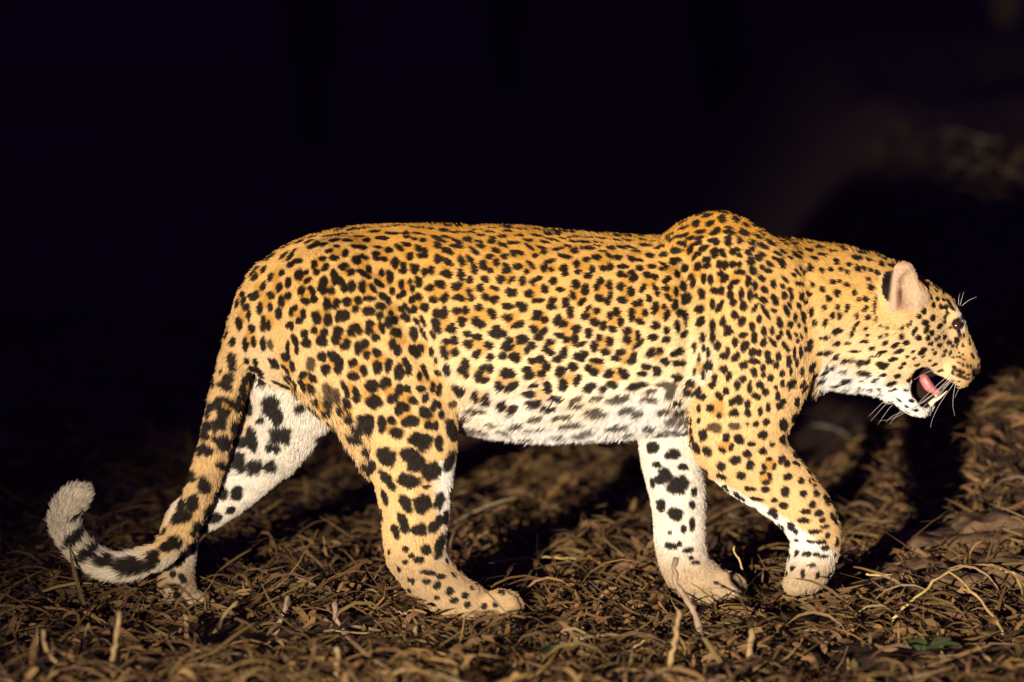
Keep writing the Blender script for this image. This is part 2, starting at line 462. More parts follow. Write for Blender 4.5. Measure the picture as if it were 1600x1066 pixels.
# ------------------------------------------------------------------ leopard: coat
class Spots:
    def __init__(s): s.c, s.u, s.v, s.n, s.r, s.k, s.soft = [], [], [], [], [], [], []
    def add(s, c, n_, u, ru, rv, kind, soft=.18):
        u = u - n_*(u @ n_); u /= np.linalg.norm(u)+1e-9
        s.c.append(c); s.n.append(n_); s.u.append(u); s.v.append(np.cross(n_, u)); s.r.append((ru, rv)); s.k.append(kind); s.soft.append(soft)
SP = Spots()
TAKEN = []          # centre, clearance of every placed marking
camside = BN[:, 1] < -.12
CAND = {}
def put(group, px, py, rx, ry, ang=0, kind=0, soft=.18, mirror=True, clear=None):
    """a hand-placed marking: where the coat of that limb is seen at this pixel"""
    rx = rx*1.12 + .8; ry = ry*1.12 + .8
    gs = group if isinstance(group, tuple) else (group,)
    if gs not in CAND:
        CAND[gs] = np.where(camside & np.isin(LAB, [gi(x) for x in gs]))[0]
    ids = CAND[gs]
    d = np.hypot(PX[ids]-px, PY[ids]-py) + 60*np.maximum(0, BV[ids, 1]-BV[ids, 1].min())*0
    if d.min() > 9: return
    k = np.where(d < max(4.0, d.min()+.01), BV[ids, 1], 9).argmin()
    i = ids[k]; c, n_ = BV[i], BN[i]
    a = math.radians(ang); u = np.array([math.cos(a), 0, math.sin(a)])
    if kind == 2:
        t = np.cross(n_, [.3, .2, 1.0]); t /= np.linalg.norm(t); b = np.cross(n_, t); R = .72*math.sqrt(rx*ry)/PXM; a0 = rng.random()*6.28
        SP.add(c, n_, t, R*1.25, R*1.25, 1, .3); TAKEN.append((c, R*1.5))
        for q in range(3):
            w_ = a0 + q*2.094 + rng.normal(0, .25)
            SP.add(c + (t*math.cos(w_)+b*math.sin(w_))*R, n_, -t*math.sin(w_)+b*math.cos(w_), R*.78, R*.5, 0, soft)
        return
    SP.add(c, n_, u, rx/PXM, ry/PXM, kind, soft); TAKEN.append((c, clear or max(rx, ry)*1.05/PXM))
    if mirror and GROUPS[LAB[i]] in ('torso', 'neck', 'head', 'tail', 'ear'):
        c2 = c*np.array([1, -1, 1]); n2 = n_*np.array([1, -1, 1])
        SP.add(c2, n2, u, rx/PXM, ry/PXM, kind, soft); TAKEN.append((c2, max(rx, ry)*1.05/PXM))

HN = ('head', 'neck')
def crop(group, x0, y0, sc, rows, **kw):
    for r in rows:
        px, py = x0 + r[0]/sc, y0 + r[1]/sc
        rx = r[2]/sc; ry = (r[3] if len(r) > 3 else r[2])/sc
        put(group, px, py, rx, ry, r[4] if len(r) > 4 else 0, **kw)
# face and throat
crop(HN, 1200, 300, 2.665, [
 (655,490,9,10),(632,508,9,11,60),(660,537,15,11),(700,522,12,13,-40),(698,470,8,10),(728,478,8,10,-50),(745,474,8,10,-60),(724,567,9,13,-60),(742,545,9,8),
 (618,585,8,19,-28),(668,575,9,19,-30),(640,610,12,10),(585,628,14,9,15),(570,600,12,10,30),(565,560,6,9),(588,553,7,9),(605,545,5,9),(537,640,17,9,30),
 (487,673,18,6,5),(525,702,17,7,8),(555,670,18,8,25),(497,635,12,7,35),(478,605,8,7),(506,600,10,6),(480,555,7,6),(508,563,8,7),(440,660,11,8),(448,688,9,5),
 (695,585,11,11,40),(722,610,9,7),(745,608,10,7),(765,622,9,7),(672,612,9,7),(683,635,8,6),(722,643,10,6),(650,670,15,9,8),(748,660,9,6),(703,680,9,6),(740,690,10,6,20),
 (607,672,7,5),(588,690,9,5,15),(571,718,10,6,10),(557,740,9,5,20),(541,773,13,9),(520,805,15,11),(525,828,12,6),(480,730,21,15,-10),(410,757,26,16,-15),(487,770,8,6),(768,675,9,5,25),
 (735,440,7,8),(745,520,8,9),(715,445,6,12,-70),(690,440,6,9),(672,430,5,9,20),(760,455,8,18,35),(735,412,6,16,40),(708,388,7,14,50),(775,480,7,13,45),(752,497,7,8),
 (240,675,32,9,2),(345,706,36,8,-3),(360,668,24,5),(275,731,22,7),(250,755,16,11),(190,690,13,14),(405,790,13,8),(300,635,15,8),(340,640,12,6),(410,628,14,7),(300,580,25,12,10),
 (240,610,20,7),(165,745,14,8),(180,715,13,6),(210,545,15,10,-30),(420,520,10,9,40),(375,552,17,6,35),(375,510,6,12),(355,595,6,18,-15),(415,485,14,9,25),(420,440,12,9),(388,443,8,9),(418,562,6,8),
 (422,595,8,6),(470,435,6,14),(452,462,6,16),(448,490,5,14),(456,525,5,12),(437,395,14,10),(430,362,10,9),(465,330,11,13),(440,320,8,10),(415,318,9,12),(388,318,14,14),(345,297,12,11),
 (367,410,9,11),(340,383,11,9),(342,333,9,11),(312,318,10,10),(304,365,9,8),(278,368,10,8),(292,415,12,13),(338,470,7,12),(305,510,8,13),(335,495,6,9),(250,537,7,16,-20),(278,510,9,13),
 (265,440,12,13,20),(245,475,9,9),(300,475,8,10),(232,397,12,10),(265,315,11,10),(238,320,10,14)], clear=.0095)
# whisker rows
crop('head', 1390, 530, 7.61, [(840,270,20,12),(895,295,16,16),(945,305,16,18),(990,320,16,18),(740,330,20,14),(790,350,20,14),(830,355,16,14),(865,375,20,16),(905,400,20,16),(965,410,28,14),
 (745,385,16,26),(790,425,22,15,-30),(830,450,18,15),(870,470,20,15),(915,480,18,15),(960,490,18,12),(735,510,18,10),(830,530,18,10)], soft=.3, clear=.004)
crop('head', 1390, 530, 7.61, [(805,20,30,40),(815,110,14,28),(880,90,12,16),(900,160,10,12),(850,150,10,14),(835,190,26,10,15),(750,170,26,14,40),(780,200,20,8,20),(720,40,30,16,20),(770,80,26,14,30),
 (665,220,26,14,15),(690,135,26,18,10),(620,85,34,20,-5),(560,190,26,20,10),(510,265,20,12),(510,70,24,18),(480,10,28,16),(580,8,26,16),(670,5,22,12),(545,128,14,10),(415,165,42,28,10),(310,165,30,16,5),
 (425,230,20,14,10),(320,238,20,12,15),(910,235,16,10)], clear=.006)
# flank, hips and shoulder, marking by marking: (tile origin, scale, black marks, golden centres, blurred marks)
NEAR = ('torso', 'near_hind', 'near_front', 'neck', 'tail')
TILES = [
(680, 340, 5.92, """95 105 50 20 -15;200 125 45 18 -10;320 120 60 16 -20;400 98 40 10 -10;520 120 45 17 -20;435 150 32 20;560 88 40 8 -10;700 118 40 18 -10;640 165 42 24 -40;820 108 40 17 -20;785 165 35 20;950 100 65 13 -15;940 162 50 18 -15;1040 215 38 14 -30;1090 185 52 14 -35;110 165 40 17 -35;50 190 55 14 -40;20 245 48 20 -75;210 200 55 14 -50;215 255 52 22 -10;250 235 30 16 -75;310 185 36 32;410 210 36 16 -40;440 250 34 24 -30;365 295 56 22 -55;530 205 34 26;560 185 24 14 -40;635 245 45 20 -50;575 290 30 24 -40;740 225 55 18;885 205 34 20 -10;890 260 55 13 -65;950 340 24 22;1000 270 50 15 -35;1025 305 26 22;1145 280 45 20 25;125 290 45 28 -55;30 375 28 46;130 400 42 20 -60;255 380 52 26 -80;325 365 42 18 -60;360 470 42 22 -75;105 500 42 36;240 510 28 48;325 560 28 28;40 600 50 24 -45;75 720 46 26 65;200 630 40 34;210 732 52 26 -3;320 690 52 22 -65;335 725 30 24;10 870 24 40;85 865 28 44;200 840 34 30;275 845 32 30;250 945 34 38;145 1005 44 44;20 1010 52 28 -65;400 820 34 32;515 870 46 30 -45;380 945 34 38;435 965 36 32;505 345 30 28;445 430 28 46;562 408 22 40;512 480 26 24;640 345 30 26;740 328 24 38;810 315 38 22 -40;680 450 46 22 -65;650 485 22 18;770 435 34 30 -30;900 425 48 16 -60;860 485 26 24;1020 455 24 42;1090 385 46 18 30;1088 470 22 18;455 560 40 24 -35;598 568 36 40;700 565 46 18 55;415 630 26 32;535 650 46 16 -30;462 718 28 28;548 752 36 32 20;810 580 28 44;945 570 55 20 30;910 590 20 24;1100 565 32 36;1008 645 32 36;680 690 28 34;752 682 24 32;885 690 34 32;950 750 46 20 12;1155 645 32 18;665 805 46 24;810 820 32 46;775 795 24 20;1095 745 30 28;1095 810 42 24 -10;670 910 46 34;770 970 52 28 25;565 1005 42 30 45;640 1045 32 30;960 862 38 24;915 918 30 24;1010 925 26 26;1135 930 46 26 70;895 1020 36 32;1008 1030 32 26 30;530 1055 30 20;1178 970 20 24;1180 770 16 36;1178 440 12 24""",
 "710 150 40;600 250 40;790 330 40;960 280 55;560 350 40;510 430 45;690 540 45;330 430 40;100 450 40;260 680 55;30 660 45;510 700 45;930 680 45;880 450 40;1080 440 45;420 890 60;250 890 45;60 940 45;720 940 45;960 920 40;950 1000 40", ""),
(880, 340, 5.92, """70 165 40 10 -20;165 165 45 10 -15;245 165 36 10 -15;400 185 55 12 -20;90 205 30 14 -10;215 210 55 18;15 180 24 16;340 215 40 12 -25;45 245 36 14 -10;335 248 34 11 -5;235 270 58 22;120 295 30 36;40 345 52 22 -20;10 270 14 14;460 268 30 26;550 265 46 20 -40;515 200 42 10 -5;610 195 45 12 -10;645 260 50 16 -35;680 290 40 16 -20;515 350 44 28;760 245 48 24 -35;750 190 30 18;850 205 40 12;890 258 42 20;965 165 40 14;965 205 40 12;1085 160 55 16;1090 95 46 16 10;1000 102 32 15 30;1100 38 34 15;1080 232 42 18 -15;1030 290 50 26;1150 300 48 18 50;1160 185 34 12 15;370 300 30 16;430 340 40 18 -70;220 370 36 28 -50;325 360 34 28 -50;150 415 50 24 80;150 485 34 22;20 440 30 36;25 500 28 24;270 460 24 36;245 520 32 28;372 452 32 30;455 450 46 24 70;635 370 44 24 -60;718 378 34 22 -30;812 332 40 32;910 335 34 28;570 437 38 20;715 450 26 24;825 432 38 26 -25;945 420 40 16 -50;925 460 24 24;970 440 18 34;1020 385 28 34;1060 365 24 18;1110 435 26 34;1060 495 28 38;530 500 26 30;580 525 24 18 -30;655 500 26 24;675 550 34 30;795 520 30 34;860 525 22 28;955 555 34 22 60;990 545 22 22;1165 515 22 24;1120 595 26 40;350 560 26 30;118 600 30 40;215 625 24 32;222 670 28 38;430 600 26 40;315 628 28 30;535 620 30 48;640 660 34 42;755 640 46 24 60;870 640 40 18 -65;880 685 20 28;970 638 24 20;1045 662 22 40;985 725 40 20 -50;105 710 42 24 -65;168 762 42 20 45;20 770 26 42;345 720 40 32;440 715 46 20 70;425 760 24 30;565 745 36 30 -25;812 728 26 30;690 780 26 24;725 768 22 34;1150 735 30 44;1050 785 44 24 70;875 830 54 24 75;940 805 16 24;85 870 28 46;210 890 36 32;250 840 40 12 50;335 850 28 28;438 885 22 34;515 860 30 36;645 860 26 30;645 910 24 32;775 870 24 32;738 955 34 30;970 890 46 24 65;310 950 44 32;535 950 24 34;20 965 30 26;145 1010 46 34 30;250 1045 34 24;400 1005 44 24 70;480 1025 32 28;620 1040 32 32;865 990 38 32 55;970 1035 26 28;1105 885 26 30;1150 890 24 40;1065 995 26 50;1165 985 16 24""",
 "70 270 40;210 430 45;390 370 55;480 310 35;680 330 40;150 680 50;370 650 45;590 560 40;590 700 45;280 880 45;480 920 50;710 870 55;920 840 45;820 570 40;1010 680 45;990 470 40;30 1000 45", ""),
(680, 520, 5.92, """300 10 36 24;385 22 34 28;105 82 34 26;165 82 36 32;310 118 48 40;85 180 56 26 -65;192 192 36 26 20;380 208 34 40;490 118 44 34 -45;500 222 34 30;545 15 44 24 -20;690 90 26 36;665 140 46 38;630 228 28 34;735 250 50 40;800 60 44 42;880 135 36 30 40;840 178 30 28;955 22 34 24;1065 98 42 30;1015 148 28 28;1070 188 34 28;1145 10 40 24;1150 252 40 28;105 350 30 46;270 295 34 42;230 350 36 38;290 395 24 36;450 335 36 28;510 350 30 44;400 420 36 44;445 455 36 28;645 380 40 44;708 385 30 34;590 512 34 42;725 520 60 36 40;900 280 32 28;962 258 34 30;850 358 42 26 -10;878 418 38 30;1035 335 32 40;1005 388 34 28;940 505 36 24;1025 500 34 30;1035 540 34 30;860 590 50 34 15;908 665 62 30 15;1165 380 36 46;1170 505 30 40;220 530 60 46 -30;385 592 30 44;485 618 32 54;610 690 34 56;710 735 66 32 55;1130 622 56 24;1085 695 74 24 -8""",
 "130 150 50;420 150 50;350 100 40;740 160 60;270 350 40;440 390 45;670 470 60;960 350 55;960 590 50;430 600 40;650 720 40;1060 140 40", "385 730 90 34 -10;560 850 36 24;770 850 58 30 50;955 790 56 36 20;960 880 100 16 12;1150 780 40 20 15;200 670 40 24"),
(880, 520, 5.92, """15 75 28 26;125 45 30 40;130 95 20 30;180 108 44 16 20;250 8 34 20;350 60 28 28;312 135 28 44;395 198 36 26;448 100 34 38;580 70 34 36;720 30 20 44;705 110 56 16 40;850 30 36 28;975 58 36 24 20;20 200 30 48;140 228 26 30;205 210 36 26;180 258 28 24;310 285 56 24 -8;95 340 38 38;10 380 22 38;235 345 24 32;275 388 34 32;430 358 30 26;400 408 30 24;565 380 42 28;575 415 30 24;550 192 40 26 20;495 260 40 28 -15;660 235 36 24 50;625 280 34 24 20;825 200 50 28 55;915 172 34 24;1085 175 54 30 15;940 275 38 30;1095 295 48 30;760 325 36 28;740 390 48 22 -10;880 365 34 44;1065 425 46 36 -20;130 470 56 26 65;255 518 58 34 35;365 535 30 26;15 495 28 50;470 480 52 26 -15;695 500 90 30 12""",
 "70 50 45;380 120 50;640 80 55;600 230 45;60 460 45;860 190 40;480 390 40;320 340 40", "970 505 80 36 -10;1010 570 34 40;815 555 52 16;125 625 48 26 25;130 680 60 20 8;310 610 56 18 15;530 610 90 28 15;800 620 66 26 -8;290 715 66 26 25;370 745 72 28 10;620 710 62 32 8;710 745 50 34 15;960 715 54 34;35 770 56 22 12;110 840 110 34 8;530 860 95 44;825 865 52 52;925 980 40 18;805 1035 56 26 15"),
(330, 400, 5.92, """790 30 50 26 -20;720 70 40 30;1020 25 36 22;1145 15 34 20;640 138 36 30;545 180 42 38;465 262 38 36;385 350 50 40 25;345 350 30 16;310 465 44 30;330 540 24 64;245 635 50 52;432 470 34 56;530 350 50 28 -20;527 462 28 36;355 672 34 42;457 630 28 68;520 655 22 42;185 785 38 44;288 820 36 70;375 800 24 52;175 935 46 56;315 985 50 34 45;393 995 26 40;205 1050 40 26;75 1050 20 20;620 280 34 44;705 245 32 46;632 410 32 48;700 372 36 36;795 170 40 52;870 130 28 26;895 205 44 26 40;938 72 30 38;975 130 30 28;1050 90 36 28 30;1130 155 34 44;1155 210 30 40;820 310 34 38;915 310 50 24 -60;860 405 40 32 -30;935 395 30 34;1020 215 32 36;1010 280 36 50;1105 308 34 34;600 530 40 50;720 515 22 40;770 475 26 22;830 540 24 50;800 580 36 28;705 630 50 24 30;730 640 20 34;1065 435 42 54;1150 425 30 44;968 545 44 60;1063 575 34 52;1165 560 30 44;465 830 30 64;690 860 22 64;750 790 54 26 -60;770 860 20 50;845 725 34 38;870 825 46 40;937 685 28 36;1022 700 32 42;1005 795 44 46;1145 700 40 44;1135 760 36 50;1010 950 38 40;1110 920 42 42;1160 1000 30 50;1050 1045 36 30""",
 "590 170 45;430 300 45;490 410 40;285 540 45;600 270 40;660 390 40;840 190 45;1000 70 40;880 350 45;1050 270 45;510 600 45;340 750 45;1010 560 45;770 520 40;990 730 40", "525 830 34 44;900 1005 42 62"),
(500, 340, 5.92, """100 150 70 18 20;240 135 70 15 10;400 80 95 17 12;640 70 75 15 -10;760 62 60 12 -8;920 80 70 14 -20;1040 95 46 16 -25;1150 100 40 20 -15;125 205 50 24 10;25 250 36 26;255 205 48 22 5;500 115 52 22 8;670 135 58 22 -20;590 178 55 26;360 160 55 14 5;448 200 32 30;335 258 44 24;410 268 34 24;165 263 30 16;80 308 36 24 10;235 315 34 42;140 362 42 28;20 380 28 22;45 445 40 28 40;345 380 40 46;370 345 34 18 20;425 360 40 22 -35;545 262 36 18;640 282 34 32;520 325 40 26 -30;540 365 30 24;592 368 32 28;735 265 58 24 -60;790 230 46 24 -35;822 340 36 36;805 130 40 28;820 165 36 20 -10;875 185 30 20;925 130 58 14 -25;962 190 30 24;900 275 52 24 -70;985 290 26 44;940 340 36 24;985 330 24 34;1100 170 66 16 -30;1085 245 34 44;1165 160 30 16 -20;1170 285 24 36;1100 375 30 48;1178 390 18 34;210 440 48 34 15;120 515 34 50;165 570 42 38;290 490 40 34;410 500 56 28 -40;472 465 26 42;455 530 22 20;565 475 24 34;640 500 44 26 -50;655 540 28 44;550 580 40 30 -40;585 610 30 18;710 405 30 62;790 440 24 44;780 485 36 24;880 450 34 50;905 435 28 24;980 485 30 42;1030 460 30 46;1165 500 40 46;910 570 34 44;748 595 24 46;825 570 18 32;775 680 24 30;840 640 20 36;1010 635 44 32 40;1085 580 32 26;1120 605 30 36;20 575 28 44;10 660 32 30;97 660 36 38;215 650 34 44;285 620 36 56;390 625 34 60;487 640 48 24 -55;460 732 58 24;588 705 36 34;670 655 30 34;650 760 28 34;708 722 26 24;910 715 36 34;845 755 24 32;868 828 24 32;950 815 36 36;1040 742 36 32;1140 720 46 30 55;57 785 40 56;145 778 30 48;240 765 36 44;345 745 34 38;320 825 34 36;435 845 60 42 15;195 900 60 50;225 860 24 34;60 930 30 54;570 815 44 32;555 885 32 34;635 950 38 44;695 930 30 38;660 865 22 22;735 825 34 26 -40;790 810 58 16 -55;790 910 50 34 -35;890 945 44 20 -55;945 940 60 16 -65;1070 865 36 40;1150 865 28 48;1060 980 34 46;1090 1020 28 40;1175 1010 16 30;460 950 42 32""",
 "370 205 60;570 130 40;870 150 45;790 290 45;940 290 36;160 310 45;400 390 45;590 310 50;590 530 50;420 460 45;250 480 40;760 430 36;790 620 45;450 650 45;1080 660 60;1000 480 40;890 770 40;310 780 40;110 740 40;690 870 40;1120 950 50;30 620 40;1110 210 40", ""),
(500, 500, 5.92, """20 110 28 42;15 205 28 46;145 100 46 34;130 165 32 48;235 200 30 50;200 250 34 34;285 90 36 58;345 60 50 26 -60;445 90 32 38;515 155 36 34;565 90 60 24 -70;720 105 52 40;850 110 36 60;935 110 70 16 -60;1035 155 46 18 -50;340 262 32 56;418 215 34 40;412 325 30 42;540 282 38 40;650 215 30 64;725 272 42 44;870 270 46 38 -30;900 310 30 40;942 275 26 38;1020 310 20 44;1060 385 22 24;15 360 24 40;40 465 38 42;105 330 40 44;165 400 28 60;150 465 34 40;290 405 44 40;300 530 56 36 -25;385 480 34 54;515 425 38 66;620 400 66 30 75;720 465 42 76;810 385 50 28 -60;835 470 26 50;990 460 74 24 -70;938 510 26 40;1095 505 36 22 -40;465 615 60 52;585 585 34 56;635 575 26 40;750 645 30 52;820 625 40 24 -40;945 635 42 30;980 705 30 38;860 728 50 32 -35;655 720 54 36 10;630 745 30 30;1060 600 22 46;1130 640 24 52;1110 665 20 20;1100 770 52 30 -20;1065 800 26 30;215 640 60 26 -60;240 690 20 40;310 690 60 28 -65;325 745 34 36;480 770 74 58;780 815 66 34 -25;715 845 38 40;990 845 64 40 -35;855 940 78 46 5;1020 975 46 36 -20;1090 975 20 46;560 970 36 80;645 935 44 32 -40;700 1040 70 44;350 930 40 56;440 960 46 90;1145 865 36 36;930 1055 70 20""",
 "190 190 45;310 70 40;510 80 40;720 170 50;330 470 45;120 400 40;550 360 45;390 270 40;780 430 45;460 690 60;260 650 40;610 650 40;800 700 45;790 870 45;1090 590 45;930 260 40;1020 920 45;630 990 45;970 520 40", "60 660 50 60;130 700 40 60"),
(1060, 320, 5.33, """230 92 40 30 15;360 125 36 38;472 112 26 40;565 155 26 22;640 165 34 16 -35;30 140 30 14;130 150 30 32;245 165 36 22 10;30 192 30 14 8;165 220 48 16 3;285 230 40 18 15;310 205 20 14;410 225 36 20;415 190 30 12;540 220 40 28;660 238 32 18 -20;700 225 28 12 -30;30 250 36 16;75 275 40 12 20;160 270 36 15 12;285 283 46 16 -5;320 305 24 12;410 280 28 22;415 318 28 20;512 292 26 34;605 290 28 26;20 315 24 16;145 318 36 14 10;205 345 42 20 25;75 380 40 22 55;755 290 30 18 -20;795 312 26 14 -25;840 275 28 18;885 308 26 12 -40;710 330 42 22 -25;145 400 26 18;110 428 28 16 30;285 375 32 24;290 400 24 20;355 368 18 16;368 412 26 14 -35;490 362 30 16 -25;445 393 22 24;505 420 24 16;580 380 28 24;610 358 24 18;700 395 32 18 -20;675 430 26 24;595 460 32 34;835 388 36 14 -20;875 368 30 12 -30;815 430 26 14;880 475 26 36;850 450 20 16;965 310 44 16 -20;960 375 26 14 -25;1000 405 40 14 -15;1035 385 26 14 -30;935 425 20 12 -25;1110 365 30 24 -20;1125 318 36 14;1150 430 26 18 -30;40 498 24 30;225 440 30 20;222 500 28 16;148 500 30 30;325 480 22 28;388 490 18 30;455 485 22 28;520 495 18 20;700 498 18 18;765 485 30 16 -40;760 535 28 18;620 545 32 28;490 555 44 20 -8;100 572 26 22;200 600 18 36;258 605 20 38;340 562 22 20;370 600 36 24 55;52 640 24 36;118 628 16 28;450 640 42 20 20;425 665 22 20;580 635 18 46;635 660 16 34;590 750 16 50;645 750 12 20;705 605 26 26;790 640 18 36;880 595 36 16 -45;860 655 20 18;720 685 26 22 -30;1010 635 38 16;1035 510 26 14 -40;1070 540 16 18;985 525 22 14 -30;1020 560 18 12 -40;955 565 18 12;1120 500 24 36;1125 640 26 14 -60;188 720 30 36;300 700 34 22;340 705 20 28;512 720 18 48;420 745 24 28;430 815 26 26;85 755 32 42;265 805 16 42;320 845 50 18 60;172 850 34 34;712 785 34 20 -30;885 745 20 28;935 690 20 18;955 745 14 36;795 755 24 24;820 812 24 22;800 878 26 14 -15;530 845 26 30;450 910 26 30;505 975 42 26 60;350 950 22 32;165 970 20 36;215 945 18 30;45 900 26 26;75 915 18 34;600 1005 20 34;660 940 18 28;740 900 70 12 -60;910 875 44 18 -65;940 830 26 12 -55;1010 825 18 18;985 915 12 32;1055 895 26 14 -60;850 960 18 42;945 985 24 22;1015 998 12 16;1060 960 30 10 -60;1135 870 16 30;1040 740 18 34;1100 712 22 14 -30;1070 780 18 10;405 1025 26 24;300 1005 16 40;710 1030 18 36;620 860 36 14 60;1160 980 16 20""",
 "350 590 30;60 400 40;140 540 40;470 590 36", ""),
(1060, 500, 5.33, """65 118 34 20 30;305 130 18 34;405 122 36 20 25;525 120 32 22;785 85 14 34;860 20 16 28;840 130 18 18;865 100 16 14;925 110 40 14 -65;990 102 20 12 -45;1045 125 26 10 -65;1085 75 12 20;185 140 18 34;215 125 16 20;130 220 16 36;225 215 12 30;268 262 14 36;340 215 24 30;460 185 22 36;540 215 42 26 60;630 150 24 36;688 190 20 32;790 195 42 14 -45;900 205 36 16 -50;925 235 16 12;1008 178 16 18;360 308 30 26;395 255 18 30;468 322 42 22 55;600 280 24 30;655 285 20 22;745 295 22 28;770 345 26 20;845 300 18 32;1040 258 14 38;985 265 10 44;930 345 20 44;1000 365 12 24;830 382 18 24;625 358 42 16 -5;520 375 30 30;268 380 28 40;160 325 10 36;370 415 26 30;405 465 30 20 50;390 485 18 18;620 442 34 26 -50;715 415 22 24;708 458 16 20;520 475 28 26;290 492 20 28;195 465 12 36;135 430 10 30;788 485 22 26;875 455 18 26;948 445 12 26;255 545 22 26;320 620 38 22 -50;380 582 30 24 -45;478 538 20 30;575 560 18 44;692 552 30 24;885 528 16 28;815 570 14 16;742 610 22 26;655 640 36 20 -40;485 655 30 32;430 680 26 24;185 640 30 20 15;840 645 14 26;575 715 20 30;565 788 22 30;448 782 36 26;150 732 24 26;250 720 30 22;320 780 18 24;768 730 14 30;692 775 14 34;750 845 24 24;155 825 18 18;655 880 20 20;580 875 14 14;712 958 34 26;195 968 42 40 -20;500 1000 36 28 -40;390 980 20 20;630 1025 28 14;795 1030 22 12;80 840 14 44""",
 "300 740 40;210 400 30", "290 880 54 34;460 880 44 24"),
]
for tx0, ty0, tsc, blk, fil, sft in TILES:
    tk = .97 if tx0 < 600 else 1.07
    for q, kind, sf in ((blk, 0, .20), (sft, 3, .24)):
        for e in q.split(';'):
            if not e: continue
            v = [float(z) for z in e.split()] + [0]
            put(NEAR, tx0 + v[0]/tsc, ty0 + v[1]/tsc, v[2]/tsc*tk + .2, v[3]/tsc*tk + .2, v[4], kind, sf, clear=.7*max(v[2], v[3])/tsc/PXM + .002)
    for e in fil.split(';'):
        v = [float(z) for z in e.split()]
        put(NEAR, tx0 + v[0]/tsc, ty0 + v[1]/tsc, v[2]*1.4/tsc, v[2]*1.4/tsc, 0, 1, .4)
# near hind leg
crop('near_hind', 400, 600, 2.665, [(535,300,40,38),(632,290,38,30),(675,322,38,28,25),(735,368,42,38),(630,408,48,28,-8),(690,232,46,34,-10),(770,245,18,30),(700,495,34,38),(772,487,24,30),(620,505,22,42,28),
 (540,400,20,48,35),(528,480,16,34,15),(607,575,20,40,22),(680,608,30,28),(745,597,25,25),(575,612,15,35,20),(715,685,22,18),(615,685,13,12),(680,740,19,13),(640,715,12,10,40),(720,780,30,9,-8),(775,795,18,8),
 (757,838,14,15),(810,858,13,15),(870,873,13,13),(820,908,16,10),(887,917,13,14),(945,928,11,12),(700,825,18,8),(615,745,12,8),(990,910,10,9),(750,900,10,8),(450,275,22,24),(720,430,20,6)])
# inner side of the far hind leg
crop(('far_hind', 'torso'), 300, 320, 2.665, [(352,658,26,24),(388,695,28,18,-30),(375,762,45,20,-5),(328,845,36,52,15),(352,890,24,26),(372,962,44,34),(328,1018,17,15),(235,845,18,40),(245,960,24,40)], mirror=False)
crop('far_hind', 60, 520, 2.22, [(700,445,25,30),(757,467,26,26),(812,465,22,20),(690,560,20,25),(620,650,22,20),(720,365,34,18,20),(640,560,14,20),(580,690,14,20),(500,840,12,10),(470,880,14,10),(478,905,12,10),(500,935,12,8),(490,780,20,24),(545,745,12,18)], mirror=False)
for a_, b_, c_, d_ in ((300, 812, 6, 9), (322, 792, 7, 9), (346, 770, 8, 8), (262, 870, 5, 4), (268, 895, 5, 5), (284, 880, 5, 4), (290, 905, 5, 4), (276, 925, 4, 4), (392, 690, 8, 12), (420, 730, 9, 7), (360, 800, 7, 6), (470, 640, 9, 7), (405, 655, 6, 6), (435, 700, 6, 7)):
    put('far_hind', a_, b_, c_, d_, 20, mirror=False)
# inner side of the far foreleg
crop('far_front', 950, 600, 2.804, [(185,275,25,24),(240,395,28,34,15),(225,425,30,18),(315,440,42,36,40),(225,530,26,24),(285,575,32,28),(285,300,34,22),(185,440,16,22),(385,480,16,18),(340,640,12,16),(375,610,13,26),(270,712,26,13,-10),
 (355,718,24,10,10),(310,690,10,10),(395,775,18,7),(370,757,8,7),(265,655,7,7),(480,870,12,5),(510,885,10,5),(205,350,20,10),(380,530,14,16),(340,360,20,14)])
# near forearm
crop('near_front', 950, 600, 2.804, [(430,303,22,20),(620,303,18,15),(685,290,18,14),(550,338,25,20),(630,355,18,20),(575,403,22,18),(490,365,20,18),(490,410,22,14),
 (795,400,20,14),(880,380,16,12),(850,420,14,16),(905,520,16,14),(945,590,14,10),(970,660,12,10),(870,740,20,8),(905,745,16,8),(960,720,16,9),(780,480,16,22),(615,465,24,10),(640,510,28,9),(715,515,14,10),(765,545,18,14),(685,470,18,10),(850,600,26,10),(895,652,28,9),(830,345,20,10),(860,480,14,14),(915,470,14,18),(870,560,24,10),(930,560,20,12),
 (960,620,20,8),(940,690,24,8),(890,700,18,7),(955,760,22,7),(900,790,20,6)])
crop('near_front', 950, 600, 2.804, [(505,265,34,26),(715,350,34,24),(695,415,34,20),(900,420,24,14)], kind=2)
# tail: rings broken on the underside, pale tip
for tx, ty_, rx, ry, an in ((121, 842, 9, 17, -45), (145, 862, 8, 17, -60), (170, 874, 8, 16, -85), (195, 882, 9, 13, 90), (219, 880, 10, 13, 80), (118, 815, 12, 4.5, 25), (243, 867, 10, 10, 20), (262, 852, 8, 8, 0),
                            (240, 886, 7, 7, 0), (272, 842, 10, 10, 20), (205, 893, 6, 5, 0)):
    put('tail', tx, ty_, rx, ry, an)

